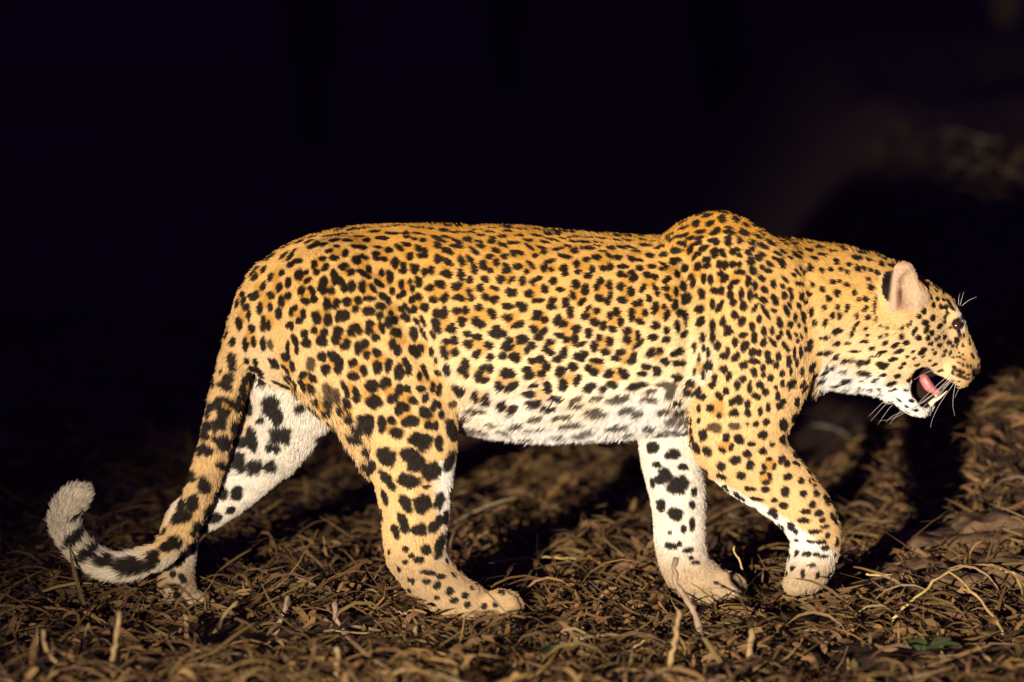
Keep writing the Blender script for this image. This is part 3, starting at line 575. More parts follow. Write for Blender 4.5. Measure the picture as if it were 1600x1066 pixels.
# rosettes and spots over the rest: packed edge to edge, spacing as on the animal
from collections import defaultdict
mouth_v = mouth_d(BV[:, 0], BV[:, 2])
LN = np.array(GROUPS)[LAB]
spc = np.full(len(BV), 40.0); ROS = np.full(len(BV), 1.0); RB = np.full(len(BV), 9.0); ok_ = mouth_v > .004
def rule(m, sp=None, ros=None, rb=None, ok=None):
    if sp is not None: spc[m] = sp
    if ros is not None: ROS[m] = ros
    if rb is not None: RB[m] = rb
    if ok is not None: ok_[m] = ok
T_ = LN == 'torso'
rule(T_, 38, 1.0, 8.4); rule(T_ & (PY < 410), 31, .7, 9.0); rule(T_ & (PX > 1020), 30, .75, 8.6); rule(T_ & (PX > 1070) & (PY < 470), 24, .25, 8.2)
rule(T_ & (PX > 1170), 23, .2, 8.0); rule(T_ & (PY > 640), 40, .45, 11); rule(T_ & (PX < 470), 33, .8, 9.6)
rule(LN == 'neck', 20.5, .06, 6.4); rule((LN == 'neck') & (PX < 1290), 22, .12, 7.2); rule(LN == 'head', 15.5, 0, 3.8)
rule(LN == 'tail', 29, .3, 11); rule((LN == 'tail') & (PX < 240), ok=False); rule(LN == 'ear', ok=False)
Q = (LN == 'near_hind') | (LN == 'far_hind')
rule(Q, 37, .95, 8.6); rule(Q & (PY > 640), 34, 0, 14); rule(Q & (PY > 860), 23, 0, 5); rule(Q & (PY > 925), ok=False)
rule((LN == 'far_hind') & (BN[:, 1] < .2), ok=False)
Q = (LN == 'near_front') | (LN == 'far_front')
rule(Q, 25, .4, 8.3); rule(Q & (PY > 560), 24, .2, 8.3); rule(Q & (PY > 830), 19, 0, 5); rule(Q & (PY > 900), ok=False)
rule((LN == 'far_front') & (BN[:, 1] < .2), ok=False)
sub = np.where(ok_)[0]; sub = sub[rng.permutation(len(sub))[:len(sub)//2]]
CS = BV[sub].astype(np.float32); RS = (spc[sub]*.5/PXM*rng.uniform(.92, 1.08, len(sub))).astype(np.float32)
gap = np.full(len(sub), 9.0, np.float32)
def occupy(c, r):
    m = np.where((np.abs(CS[:, 0]-c[0]) < .09))[0]
    d = np.sqrt(((CS[m]-c.astype(np.float32))**2).sum(1)) - RS[m] - r
    gap[m] = np.minimum(gap[m], d)
for c, r in TAKEN: occupy(c, r)
jit = rng.random(len(sub)).astype(np.float32)*.0035
done = 0
while done < 4000:
    sc_ = np.where(gap >= 0, gap + jit, 99)
    j = int(sc_.argmin())
    if sc_[j] > 50: break
    i = sub[j]; done += 1
    c, n_ = BV[i], BN[i]; occupy(c, RS[j]); gap[j] = -1
    L = LN[i]; px, py = PX[i], PY[i]; sp = spc[i]; rb = RB[i]; ros = ROS[i]
    soft = .35 if (L == 'torso' and py > 640) else .18
    t = np.cross(n_, [.3, .2, 1.0]); t /= np.linalg.norm(t)+1e-9; b = np.cross(n_, t)
    sz = sp/36.0
    if rng.random() < ros:
        k = rng.choice([2, 3, 3, 4, 4, 5]) if sp > 33 else rng.choice([2, 2, 3, 3]); a0 = rng.random()*6.283; R = (10.8 + rng.random()*2.0)*sz/PXM
        if k == 2: R *= .75
        SP.add(c, n_, t, R*1.2, R*1.2, 1, .3)
        st = rng.uniform(.85, 1.15); sa = rng.random()*6.283
        for m in range(k):
            a = a0 + 6.283*m/k + rng.normal(0, .2)
            ca, sa_ = math.cos(a)*st, math.sin(a)/st
            e = t*ca + b*sa_; tg = -t*sa_ + b*ca
            big = 1.0 if k > 3 else 1.12
            ru = (rb*rng.uniform(.85, 1.3)*sz**.5)/PXM*big; rv = (rb*rng.uniform(.66, .86)*sz**.5)/PXM*big
            SP.add(c + e*R*rng.uniform(.88, 1.12), n_, tg, ru, rv, 0, soft)
    else:
        a = rng.random()*6.283; u = t*math.cos(a) + b*math.sin(a)
        if py < 400 or L in ('neck', 'head'): u = FL[i]
        q = rng.uniform(.8, 1.2)
        SP.add(c, n_, u, rb*q*rng.uniform(1.0, 1.45)/PXM, rb*q*rng.uniform(.72, .95)/PXM, 0, soft)
        if rng.random() < .4:
            SP.add(c + (t*math.cos(a+1.2) + b*math.sin(a+1.2))*rb*1.1/PXM, n_, u, rb*.8/PXM, rb*.65/PXM, 0, soft)

GOLD = np.array([.49, .235, .028]); TAN = np.array([.62, .365, .112]); CREAM = np.array([.73, .54, .31]); WHITE = np.array([.84, .80, .75])
DARK = np.array([.0065, .0040, .0032]); FILL = np.array([.45, .215, .028]); SMUDGE = np.array([.055, .034, .018]); SKIN = np.array([.020, .010, .010])
def coat(P, N, L, Fl=None):
    """coat colour at points P with normals N and limb labels L"""
    px, py = project(P)
    nz = vnoise(P, 9, 51)*22 + vnoise(P, 28, 52)*9
    yy = py + nz
    col = GOLD + (TAN-GOLD)*sstep(350, 440, yy)[:, None]
    col = col + (CREAM-col)*sstep(440, 600, yy)[:, None]
    is_ = lambda *a: np.isin(L, [gi(x) for x in a])
    lg = is_('near_front', 'near_hind', 'far_front', 'far_hind', 'tail')
    col = np.where(lg[:, None], col + (np.array([.61, .36, .118])-col)*.65, col)
    white = np.zeros(len(P))
    tor = is_('torso')
    white = np.where(tor, sstep(590, 668, yy + .6*nz)*sstep(660, 720, px), white)
    nk = is_('neck', 'head')
    thr = 548 + (px-1270)*.16
    white = np.where(nk, sstep(0, 1, (yy - thr - 4)/34), white)
    white = np.where(is_('head') & (px > 1455) & (py > 535), white*sstep(1492, 1462, px)*.9, white)
    # legs: pale on the inner side
    fl = is_('far_front', 'far_hind'); nl = is_('near_front', 'near_hind')
    white = np.where(fl, sstep(.35, -.05, N[:, 1] + vnoise(P, 30, 55)*.2)*.97, white)
    col = np.where((fl & (N[:, 0] < 0))[:, None], col, col)
    white = np.where(is_('far_hind'), white*sstep(-.95, -.45, N[:, 0] + vnoise(P, 40, 58)*.15), white)
    white = np.where(nl, sstep(.05, .45, N[:, 1] + vnoise(P, 30, 56)*.2), white)
    nf = is_('near_front')
    white = np.where(nf & (py > 730), np.maximum(white, sstep(14, -8, (px-1115) - (py-745)*1.62 + nz)*.9), white)
    white = np.where(nf & (py > 815), np.maximum(white, sstep(1250, 1228, px+nz*.4)*.75), white)
    nh = is_('near_hind')
    white = np.where(nh & (py > 720) & (py < 880), np.maximum(white, sstep(672, 698, px + nz*.5)*.85), white)
    ta = is_('tail')
    white = np.where(ta, np.maximum(sstep(250, 200, px + nz*.5), sstep(.2, -.5, N[:, 2])*sstep(840, 870, py)), white)
    Wc = np.where(fl[:, None], np.array([.72, .65, .55]), np.where(is_('tail')[:, None], np.array([.68, .58, .43]), WHITE))
    col = col + (Wc-col)*np.clip(white, 0, 1)[:, None]
    # legs a little greyer and sandier towards the feet
    foot = (nl | fl)*sstep(835, 905, py)
    col = col + (np.array([.37, .25, .13])-col)*(.9*foot)[:, None]
    he = is_('head')
    col = col + (CREAM*np.array([1, .97, .92])-col)*(he*.45*(1-white)*sstep(455, 500, py))[:, None]
    # muzzle and nose bridge more golden
    mz = he*np.exp(-(((px-1512)/24)**2 + ((py-572)/42)**2))
    col = col + (np.array([.50, .31, .115])-col)*np.clip(mz*1.1, 0, 1)[:, None]*(1-0*mz)[:, None]
    br = he*np.maximum(np.exp(-(((px-1502)/8)**2 + ((py-492)/6)**2)), np.exp(-(((px-1506)/4)**2 + ((py-509)/9)**2))); col = col + (np.array([.8, .70, .52])-col)*np.clip(br*1.3, 0, 1)[:, None]
    # markings
    cells = defaultdict(list)
    cs = .03
    K = np.floor(P/cs).astype(np.int64); key = (K[:, 0]+500)*1000000 + (K[:, 1]+500)*1000 + K[:, 2]+500
    order = np.argsort(key, kind='stable'); sk = key[order]
    uk, st_ = np.unique(sk, return_index=True); en = np.append(st_[1:], len(sk))
    look = {int(k): (a, b) for k, a, b in zip(uk, st_, en)}
    mk = np.zeros((4, len(P)))
    dist = vnoise(P, 95, 61)*.26 + vnoise(P, 230, 62)*.16
    for c, n_, u, v, (ru, rv), kind, soft in zip(SP.c, SP.n, SP.u, SP.v, SP.r, SP.k, SP.soft):
        R = max(ru, rv)*1.5
        a = np.floor((c-R)/cs).astype(int); b = np.floor((c+R)/cs).astype(int)
        ids = []
        for i in range(a[0], b[0]+1):
            for j in range(a[1], b[1]+1):
                for k in range(a[2], b[2]+1):
                    s = look.get((i+500)*1000000 + (j+500)*1000 + k+500)
                    if s: ids.append(order[s[0]:s[1]])
        if not ids: continue
        ids = np.concatenate(ids); d = P[ids]-c
        e = np.sqrt(((d @ u)/ru)**2 + ((d @ v)/rv)**2) + dist[ids]
        m = sstep(1+soft, 1-soft, e)*(N[ids] @ n_ > -.1)*(np.abs(d @ n_) < max(R, .012))
        mk[kind, ids] = np.maximum(mk[kind, ids], m)
    col = col + (FILL*(1-.0)-col)*(mk[1]*.80*(1-.7*white))[:, None]
    col = col + (SMUDGE*.5-col)*(np.maximum(mk[2], mk[3])*.92)[:, None]
    fade = np.where(tor & (yy > 640), .82, 1.0)
    col = col + (DARK-col)*(mk[0]*fade*.99)[:, None]
    # dark skin of the mouth, eye rim, nose leather, ear
    md_ = mouth_d(P[:, 0], P[:, 2])*PXM
    col = col + (SKIN-col)*(he*sstep(1.0, .0, (md_ - 2.2)/np.where(py > 622, .8, 3.2)))[:, None]
    no = he*sstep(1.15, .9, np.hypot((px-1528)/10, (py-583)/9)); col = col + (np.array([.045, .022, .020])-col)*no[:, None]
    ey = he*sstep(1.1, .8, np.hypot((px-1494)/8.0, (py-506)/8.5)); ey = np.maximum(ey, he*sstep(4.2, 2.5, np.abs((px-1496)-(py-512)*.32))*(py > 506)*sstep(536, 524, py))
    col = col + (SKIN-col)*(ey*(np.abs(P[:, 1]) > .018))[:, None]
    ea = is_('ear')
    if ea.any():
        sg = np.sign(P[:, 1]); inside = sstep(-.10, .35, N[:, 1]*sg + .45*N[:, 0])
        rim = np.maximum(sstep(20, 27, np.abs(px-1414) + .0*py)*(py < 450), sstep(416, 406, py))
        inn = np.array([.54, .37, .24]) + (np.array([.54, .29, .09]) - np.array([.54, .37, .24]))*rim[:, None]
        strip = sstep(6, 2.5, np.abs(px - 1405 - (470-py)*.10))*sstep(448, 458, py)*sstep(490, 478, py)
        inn = inn + (np.array([.22, .09, .06])-inn)*(strip*.8)[:, None]
        back = np.where((np.hypot((px-1391)/13, (py-447)/25) < 1)[:, None], DARK, np.array([.66, .43, .19]))
        inside = inside*sstep(1389, 1397, px + (py-447)*.12)*sstep(496, 478, py + vnoise(P, 60, 57)*6)
        c_e = back + (inn-back)*inside[:, None]
        col = np.where(ea[:, None], c_e, col)
    return np.clip(col, .004, 1)

BC = coat(BV, BN, LAB)
leopard = bpy.data.objects.new('leopard', None); COL.objects.link(leopard)
leopard.empty_display_size = .2
tag(leopard, 'spotted golden leopard walking to the right with its mouth open', 'leopard')
m_skin, nt, pb = attr_mat('coat_underlayer', 'tint', .9, .05, 300, .12)
body = mesh_obj('body', BV, BF, m_skin, leopard, True, BC)

# ------------------------------------------------------------------ leopard: fur
T3 = np.vstack([BF[:, [0, 1, 2]], BF[:, [0, 2, 3]]])
A_ = .5*np.linalg.norm(np.cross(BV[T3[:, 1]]-BV[T3[:, 0]], BV[T3[:, 2]]-BV[T3[:, 0]]), axis=1)
cn = BN[T3[:, 0]]
wgt = A_*np.where(cn[:, 1] < .35, 1.0, .45)
lab3 = LAB[T3[:, 0]]
wgt *= np.where(np.isin(lab3, [gi('head'), gi('ear')]), 2.0, 1.0)
NH = 420000
tri = np.searchsorted(np.cumsum(wgt)/wgt.sum(), rng.random(NH)); tri = np.minimum(tri, len(T3)-1)
r1 = np.sqrt(rng.random(NH)); r2 = rng.random(NH); bw = np.stack([1-r1, r1*(1-r2), r1*r2], 1)
mixv = lambda A: (A[T3[tri]]*bw[:, :, None]).sum(1)
HP = mixv(BV); HNr = mixv(BN); HNr /= np.linalg.norm(HNr, axis=1)[:, None]
HF = mixv(FL); HF -= HNr*(HF*HNr).sum(1)[:, None]; HF /= np.linalg.norm(HF, axis=1)[:, None]+1e-9
HL = LAB[T3[tri, rng.integers(0, 3, NH)]]
hx, hy = project(HP)
isg = lambda *a: np.isin(HL, [gi(x) for x in a])
Ln = np.full(NH, .0060)
Ln[isg('neck')] = .009
Ln[isg('head')] = .0060
Ln[isg('head') & (hx > 1475)] = .0035
Ln[isg('ear')] = .0050
Ln[isg('tail')] = .010; Ln[isg('tail') & (hx < 240)] = .016
Ln[isg('near_front', 'far_front', 'near_hind', 'far_hind') & (hy > 820)] = .0065
belly = isg('torso') & (HNr[:, 2] < -.45) & (hx > 680); Ln = np.where(isg('torso') & (hx > 680), .008 + .007*sstep(-.35, -.85, HNr[:, 2]), Ln)
throat = isg('neck', 'head') & (HNr[:, 2] < -.4) & (hx < 1400); Ln[throat] = .011
Ln[isg('near_hind') & (hx < 575) & (hy > 600) & (hy < 760) & (HNr[:, 0] < -.3)] = .015
Ln[isg('far_hind') & (hy < 740)] = .010
Ln *= rng.uniform(.65, 1.3, NH)
lift = np.where(belly | throat, .45, .24)*rng.uniform(.5, 1.5, NH)
clump = np.stack([vnoise(HP, 120, 70+i) for i in range(3)], 1)*.20 + rng.normal(0, .12, (NH, 3))
keep = ~(isg('head') & (mouth_d(HP[:, 0], HP[:, 2]) < .0045)) & ~(isg('head') & (np.hypot((hx-1527)/13, (hy-580)/12) < 1)) & ~(isg('head') & (np.hypot((hx-1495)/9, (hy-506)/10) < 1))
tv = np.linspace(0, 1, 4)
dirv = HF + HNr*lift[:, None] + clump; dirv /= np.linalg.norm(dirv, axis=1)[:, None]
droop = np.where(belly | throat, .2, .0)
pts = np.zeros((NH, 4, 3), np.float32)
for k, t in enumerate(tv):
    up = HNr*(Ln*.22*math.sin(t*math.pi*.6))[:, None]
    pts[:, k] = HP - HNr*.0012 + dirv*(Ln*t)[:, None] + up + np.array([0, 0, -1.])*(droop*Ln*t*t)[:, None]
mid = HP + dirv*(np.minimum(Ln, .007)*.40)[:, None]
HC = coat(mid, HNr, HL)
HC *= (rng.uniform(.80, 1.18, NH)*(1+.10*vnoise(HP, 60, 81)))[:, None]
pts = pts[keep]; HC = HC[keep]; HNk = HNr[keep]; nH = len(pts)
hc = bpy.data.hair_curves.new('fur')
hc.add_curves([4]*nH)
hc.attributes['position'].data.foreach_set('vector', pts.ravel())
ra = hc.attributes.new('radius', 'FLOAT', 'POINT')
ra.data.foreach_set('value', np.tile(np.array([.00052, .00050, .00040, .00012], np.float32), nH))
c4 = np.ones((nH, 4), np.float32); c4[:, :3] = HC
a = hc.attributes.new('tint', 'FLOAT_COLOR', 'CURVE'); a.data.foreach_set('color', c4.ravel())
a = hc.attributes.new('skin_normal', 'FLOAT_VECTOR', 'CURVE'); a.data.foreach_set('vector', HNk.astype(np.float32).ravel())
m_fur, nt, pb = attr_mat('fur', 'tint', .62, .22, 400, .10)
na = nt.nodes.new('ShaderNodeAttribute'); na.attribute_name = 'skin_normal'
ge = nt.nodes.new('ShaderNodeNewGeometry'); mxn = nt.nodes.new('ShaderNodeMix'); mxn.data_type = 'VECTOR'
mxn.inputs['Factor'].default_value = .60
nt.links.new(na.outputs['Vector'], mxn.inputs['A']); nt.links.new(ge.outputs['Normal'], mxn.inputs['B'])
nrm = nt.nodes.new('ShaderNodeVectorMath'); nrm.operation = 'NORMALIZE'
nt.links.new(mxn.outputs['Result'], nrm.inputs[0]); nt.links.new(nrm.outputs['Vector'], pb.inputs['Normal'])
hc.materials.append(m_fur)
fur = bpy.data.objects.new('fur', hc); COL.objects.link(fur); fur.parent = leopard; fur['kind'] = 'stuff'

# ------------------------------------------------------------------ leopard: eyes, tongue, teeth, whiskers
m_eye = noise_mat('eye_gloss', (.015, .008, .006), (.06, .028, .012), 120, .12, .6, 0, .6)
m_tongue = noise_mat('tongue_flesh', (.62, .17, .18), (.72, .26, .26), 160, .35, .5, .3)
m_tooth = noise_mat('tooth_ivory', (.78, .62, .36), (.82, .72, .50), 60, .35, .4)
m_whisk = noise_mat('whisker_white', (.75, .68, .58), (.82, .78, .70), 60, .5, .3)
def uv_sphere(c, r, nu=20, nv=12):
    V, F = [], []
    for j in range(nv+1):
        th = math.pi*j/nv
        for i in range(nu):
            ph = 2*math.pi*i/nu
            V.append(np.array(c)+np.array([r[0]*math.cos(th), r[1]*math.sin(th)*math.cos(ph), r[2]*math.sin(th)*math.sin(ph)]))
    for j in range(nv):
        for i in range(nu):
            F.append((j*nu+i, j*nu+(i+1) % nu, (j+1)*nu+(i+1) % nu, (j+1)*nu+i))
    return V, F
pe = at(1493, 506)
for s in (-1, 1):
    V, F = uv_sphere((pe[0], s*.0375, pe[2]), (.0086, .0084, .0084)); mesh_obj('eye', V, F, m_eye, leopard)
P = [at(1439, 586), at(1444, 592), at(1450, 602), at(1458, 609), at(1467, 613), at(1471, 613)]
V, F = tube(smooth_path(P, 4), np.interp(np.linspace(0, 1, 21), [0, .15, .45, .7, .9, 1], np.array([4, 8.5, 9.0, 5.5, 4, 1.5])/PXM), 12, 2.4)
mesh_obj('tongue', V, F, m_tongue, leopard)
for s in (-1, 1):
    P = [at(1453, 630), at(1458, 624), at(1468, 618), at(1478, 608)]
    P = [np.array([q[0], s*(.024+.003*i), q[2]]) for i, q in enumerate(P)]
    V, F = tube(smooth_path(P, 3), np.linspace(5.2, .7, 10)/PXM, 8); mesh_obj('canine_tooth', V, F, m_tooth, leopard)
for k in range(6):
    q = at(1461+.6*abs(k-2.5), 626-.2*abs(k-2.5)); y = (k-2.5)*.0065
    V, F = tube([q+[0, y, 0], q+[.003, y, .004], q+[.005, y, .0075]], [.0026, .0022, .0008], 6); mesh_obj('front_tooth', V, F, m_tooth, leopard)
def whisker(pix, Y0, Y1, r=.00042):
    P = [at(x, y, Y0+(Y1-Y0)*i/(len(pix)-1)) for i, (x, y) in enumerate(pix)]
    R = smooth_path(P, 5); V, F = tube(R, np.linspace(r, r*.3, len(R))*.8, 4); return mesh_obj('whisker', V, F, m_whisk, leopard)
for pix in ([(1484, 585), (1462, 604), (1436, 629), (1424, 640)], [(1488, 590), (1470, 612), (1447, 632), (1436, 644)], [(1491, 592), (1479, 604), (1465, 622), (1450, 638)], [(1484, 575), (1462, 577), (1440, 586), (1428, 594)],
            [(1493, 594), (1487, 604), (1468, 632), (1457, 655), (1454, 668)], [(1494, 597), (1490, 615), (1489, 635), (1492, 650)], [(1499, 607), (1496, 612), (1492, 622)], [(1487, 588), (1450, 622), (1400, 652), (1374, 658)],
            [(1488, 592), (1440, 630), (1395, 650), (1385, 660)]):
    whisker(pix, -.047, -.066)
for pix in ([(1392, 617), (1374, 634), (1358, 650)], [(1398, 619), (1380, 636), (1361, 658)], [(1405, 622), (1388, 640), (1372, 663)], [(1412, 636), (1402, 648), (1390, 663)], [(1370, 605), (1358, 611), (1344, 612)]):
    whisker(pix, -.05, -.075)
for pix in ([(1500, 478), (1503, 466), (1506, 456)], [(1503, 478), (1513, 470), (1526, 464)], [(1498, 477), (1498, 466), (1500, 458)]):
    whisker(pix, -.035, -.05, .0004)

# ------------------------------------------------------------------ leaf litter and trampled grass
PAL = np.array([[.16, .085, .042], [.23, .135, .062], [.20, .105, .062], [.125, .092, .036], [.060, .036, .021], [.18, .10, .045], [.27, .165, .075]])
PAWS = [(-.02, -.10, .05), (.02, -.10, .04), (-.56, .07, .05), (-.53, .07, .04), (.34, .06, .06), (.39, .06, .05), (.50, -.10, .05), (-.08, -.09, .05)]
def litter(name, n, xr, yr, lmin, lmax, wmin, wmax, pal, tilt, mat, seg=4, lift=.0, ypow=1.0):
    X = rng.uniform(*xr, n); Y = yr[0] + (yr[1]-yr[0])*rng.random(n)**ypow
    # drifts: thin some ground out
    Pn = np.column_stack([X, Y, np.zeros(n)]); keep = vnoise(Pn, 3.2, 91) + .6*vnoise(Pn, 8.5, 92) > rng.uniform(-1.1, .25, n)
    for cx, cy, rr in PAWS: keep &= np.hypot(Pn[:, 0]-cx, (Pn[:, 1]-cy+.09)*.5) > rr*1.25
    keep &= (Pn[:, 0] < .5) | (Pn[:, 1] < 1.95 + .25*vnoise(Pn, 5, 97)) | (yr[1] > 5)
    keep &= (np.hypot((Pn[:, 0]-.80)/.25, (Pn[:, 1]-.17)/.16) > 1) | (rng.random(n) < .10)
    Pn = Pn[keep]; n = len(Pn)
    Ln_ = rng.uniform(lmin, lmax, n); Wd = rng.uniform(wmin, wmax, n); az = rng.normal(0, .75, n) + np.pi*(rng.random(n) < .5)
    pit = rng.normal(0, tilt, n); roll = rng.normal(0, .9 if wmax > .006 else .5, n); curl = rng.normal(0, 1.3, n); tw = rng.normal(0, .8, n)
    base = np.column_stack([Pn[:, :2], ground_h(Pn[:, :2])])
    t = np.linspace(-.5, .5, seg+1)
    V = np.zeros((n, seg+1, 2, 3))
    prof = np.sqrt(np.clip(1 - (2*t)**2*.92, 0, 1)) if wmax > .006 else np.array([1, 1, .9, .8, .5, .3, .3])[:seg+1]
    ca, sa = np.cos(az), np.sin(az)
    x = np.zeros(n); z = np.zeros(n); prev = None; mid = []
    ang = [pit + curl*tt for tt in t]
    xs_ = [np.zeros(n)]; zs_ = [np.zeros(n)]
    for k in range(seg):
        am = .5*(ang[k]+ang[k+1]); xs_.append(xs_[-1] + np.cos(am)*Ln_/seg); zs_.append(zs_[-1] + np.sin(am)*Ln_/seg)
    xs_ = np.array(xs_).T; zs_ = np.array(zs_).T
    xs_ -= xs_.mean(1)[:, None]; zs_ -= zs_.min(1)[:, None]
    zs_ += (np.abs(rng.normal(0, .010, n)) + lift)[:, None]
    for k in range(seg+1):
        r_ = roll + tw*t[k]
        wv = Wd*.5*prof[k]
        for j, sg in enumerate((-1, 1)):
            lx = xs_[:, k] + 0; ly = sg*wv*np.cos(r_); lz = zs_[:, k] + sg*wv*np.sin(r_) + wv*np.abs(np.sin(r_))
            V[:, k, j, 0] = base[:, 0] + lx*ca - ly*sa; V[:, k, j, 1] = base[:, 1] + lx*sa + ly*ca; V[:, k, j, 2] = base[:, 2] + lz
    V = V.reshape(-1, 3)
    o = np.arange(n)[:, None]*(2*(seg+1)) + np.arange(seg)[None, :]*2
    o = o.ravel(); F = np.stack([o, o+1, o+3, o+2], 1)
    ci = pal[rng.integers(0, len(pal), n)]*rng.uniform(.65, 1.25, (n, 1))
    cols = np.repeat(ci, 2*(seg+1), 0)
    ob = mesh_obj(name, V, F, mat, None, True, cols); ob['kind'] = 'stuff'
    return ob
PAL *= np.array([.80, .77, .68]); 
m_leaf, nt, pb = attr_mat('dry_leaf', 'tint', .75, .2, 180, .35)
m_straw, nt, pb = attr_mat('dry_straw', 'tint', .55, .3, 90, .25)
STRAW = np.array([[.36, .22, .085], [.28, .165, .065], [.20, .115, .05], [.17, .095, .048], [.24, .165, .065]])*np.array([1.0, .97, .86])
litter('leaf_litter', 30000, (-1.7, 1.7), (-1.5, 2.2), .016, .055, .004, .012, PAL*.9, .42, m_leaf)
litter('leaf_litter', 4500, (-1.7, 1.7), (-1.5, 2.2), .030, .075, .008, .018, PAL, .50, m_leaf)
litter('leaf_litter', 13000, (-2.4, 2.6), (2.0, 3.1), .03, .08, .006, .022, PAL, .5, m_leaf, ypow=1.5)
litter('dry_grass_litter', 17000, (-1.7, 1.7), (-1.5, 2.4), .04, .17, .0022, .0070, STRAW*.52, .27, m_straw, 5)
litter('dry_grass_litter', 6000, (-2.4, 2.4), (2.2, 3.1), .06, .16, .003, .008, STRAW*.6, .40, m_straw, 5, ypow=1.5)

litter('dry_grass_litter', 2600, (.4, 3.2), (1.9, 6.0), .05, .16, .003, .008, STRAW*.13, .5, m_straw, 5)  # far right straw tinted very dark, the background's dimness put into its colour
litter('dry_grass_litter', 5000, (-2.4, 1.0), (2.9, 6.0), .05, .16, .003, .008, STRAW*.25, .4, m_straw, 5)  # straw behind also darkened in colour, standing in for the fading light

# ------------------------------------------------------------------ single dry stalks and straws, clods, weeds
m_stalk = noise_mat('dry_stalk', (.19, .125, .055), (.36, .245, .11), 70, .7, .2, .4)
m_pale = noise_mat('pale_stem', (.20, .135, .09), (.34, .24, .165), 70, .7, .2, .4)
m_brst = noise_mat('bright_straw', (.50, .34, .11), (.62, .46, .18), 60, .5, .3)
def stalk(name, pix, r0, r1, mat, label, cat, group, lying=False, hts=None):
    """a stalk rooted where its last pixel meets the ground; pix from tip to foot"""
    base = ground_at(*pix[-1]); Y = base[1]
    P = []
    for i, (x, y) in enumerate(pix):
        if lying:
            q = ground_at(x, y); q[2] = float(ground_h(q[None, :2])[0]) + .022 + (hts[i] if hts else 0)
        else:
            q = at(x, y, Y + .04*(len(pix)-1-i)/max(1, len(pix)-1)); 
        P.append(q)
    P = np.array(P)
    if not lying: P[-1, 2] = min(P[-1, 2], float(ground_h(P[-1:, :2])[0]) - .01)
    R = smooth_path(P, 5); rad = .95*np.linspace(r1, r0, len(R))*(1+.14*np.sin(np.arange(len(R))*2.1)+rng.normal(0, .08, len(R)))
    R = R + rng.normal(0, .0012, R.shape)
    V, F = tube(R, rad, 7)
    return tag(mesh_obj(name, V, F, mat), label, cat, group)
GS = 'dry stalks standing in the litter'; GL = 'straws lying on the litter'
stalk('dry_stalk', [(1054, 872), (1058, 912), (1073, 938), (1090, 970), (1102, 1016)], .0065, .0050, m_pale, 'thick pale bent stem standing across the white front paw', 'stalk', GS)
stalk('dry_stalk', [(1060, 955), (1057, 990), (1048, 1030), (1030, 1072)], .0060, .0045, m_stalk, 'upright tan stub just left of the bent pale stem, below the white foreleg', 'stalk', GS)
stalk('dry_stalk', [(1145, 851), (1156, 880), (1168, 907), (1171, 932)], .0022, .0014, m_brst, 'thin curved golden stalk between the two front paws', 'stalk', GS)
stalk('dry_stalk', [(450, 930), (444, 958), (424, 992)], .0050, .0040, m_pale, 'short leaning stub between the hind paws, left of the curved stub', 'stalk', GS)
stalk('dry_stalk', [(521, 942), (530, 975), (553, 1006)], .0042, .0050, m_pale, 'short curved reddish stub leaning left, between the hind paws', 'stalk', GS)
stalk('dry_stalk', [(186, 955), (182, 1000), (175, 1040), (176, 1080)], .0060, .0045, m_stalk, 'tall thick yellow stub at the bottom edge below the tail', 'stalk', GS)
stalk('dry_stalk', [(66, 985), (75, 1020), (95, 1045), (120, 1080)], .0050, .0035, m_stalk, 'curved pale stub nearest the lower left corner', 'stalk', GS)
stalk('dry_stalk', [(138, 975), (128, 1005), (122, 1045)], .0042, .0030, m_stalk, 'thin stub left of the tall thick yellow stub', 'stalk', GS)
stalk('dry_stalk', [(372, 938), (345, 970), (322, 1012)], .0048, .0036, m_stalk, 'leaning stub just right of the far hind paw', 'stalk', GS)
stalk('dry_stalk', [(288, 962), (291, 990), (292, 1022)], .0050, .0040, m_stalk, 'upright stub right under the far hind paw', 'stalk', GS)
stalk('dry_stalk', [(648, 978), (650, 1000), (648, 1018)], .0045, .0040, m_stalk, 'stub with a cut top below the near hind foot', 'stalk', GS)
stalk('dry_stalk', [(527, 1012), (528, 1040), (526, 1072)], .0055, .0050, m_stalk, 'squat tan stub at the bottom edge between the hind paws', 'stalk', GS)
stalk('dry_stalk', [(1175, 982), (1172, 1015), (1170, 1050)], .0065, .0055, m_stalk, 'broad pale stub at the bottom edge under the lifted front paw', 'stalk', GS)
stalk('dry_stalk', [(1010, 1000), (985, 1016), (955, 1034)], .0028, .0022, m_brst, 'thin slanting yellow stub left of the bent pale stem', 'stalk', GS)
stalk('dry_straw', [(905, 892), (860, 894), (820, 898), (742, 902)], .0024, .0010, m_brst, 'long bright yellow straw lying beside the near hind toes', 'straw', GL, True, [.0, .006, .008, .0])
stalk('dry_straw', [(1602, 962), (1588, 950), (1540, 946), (1485, 956), (1440, 972), (1392, 988)], .0030, .0022, m_brst, 'long arched pale straw bent at its end, near the right edge', 'straw', GL, True, [0, .03, .05, .05, .03, 0])
stalk('dry_straw', [(1478, 953), (1510, 972), (1545, 993), (1568, 1008)], .0030, .0024, m_brst, 'short straw slanting down to the right under the arched straw', 'straw', GL, True, [.05, .04, .02, 0])
stalk('dry_straw', [(1425, 915), (1390, 917), (1352, 918)], .0020, .0012, m_brst, 'small golden straw lying in front of the earth clod', 'straw', GL, True)
stalk('dry_straw', [(1370, 928), (1345, 936), (1312, 942)], .0020, .0014, m_stalk, 'dull short straw just left of the small golden straw', 'straw', GL, True)
stalk('dry_straw', [(262, 948), (240, 945), (205, 942)], .0018, .0010, m_brst, 'tiny bright straw lying under the curve of the tail', 'straw', GL, True)
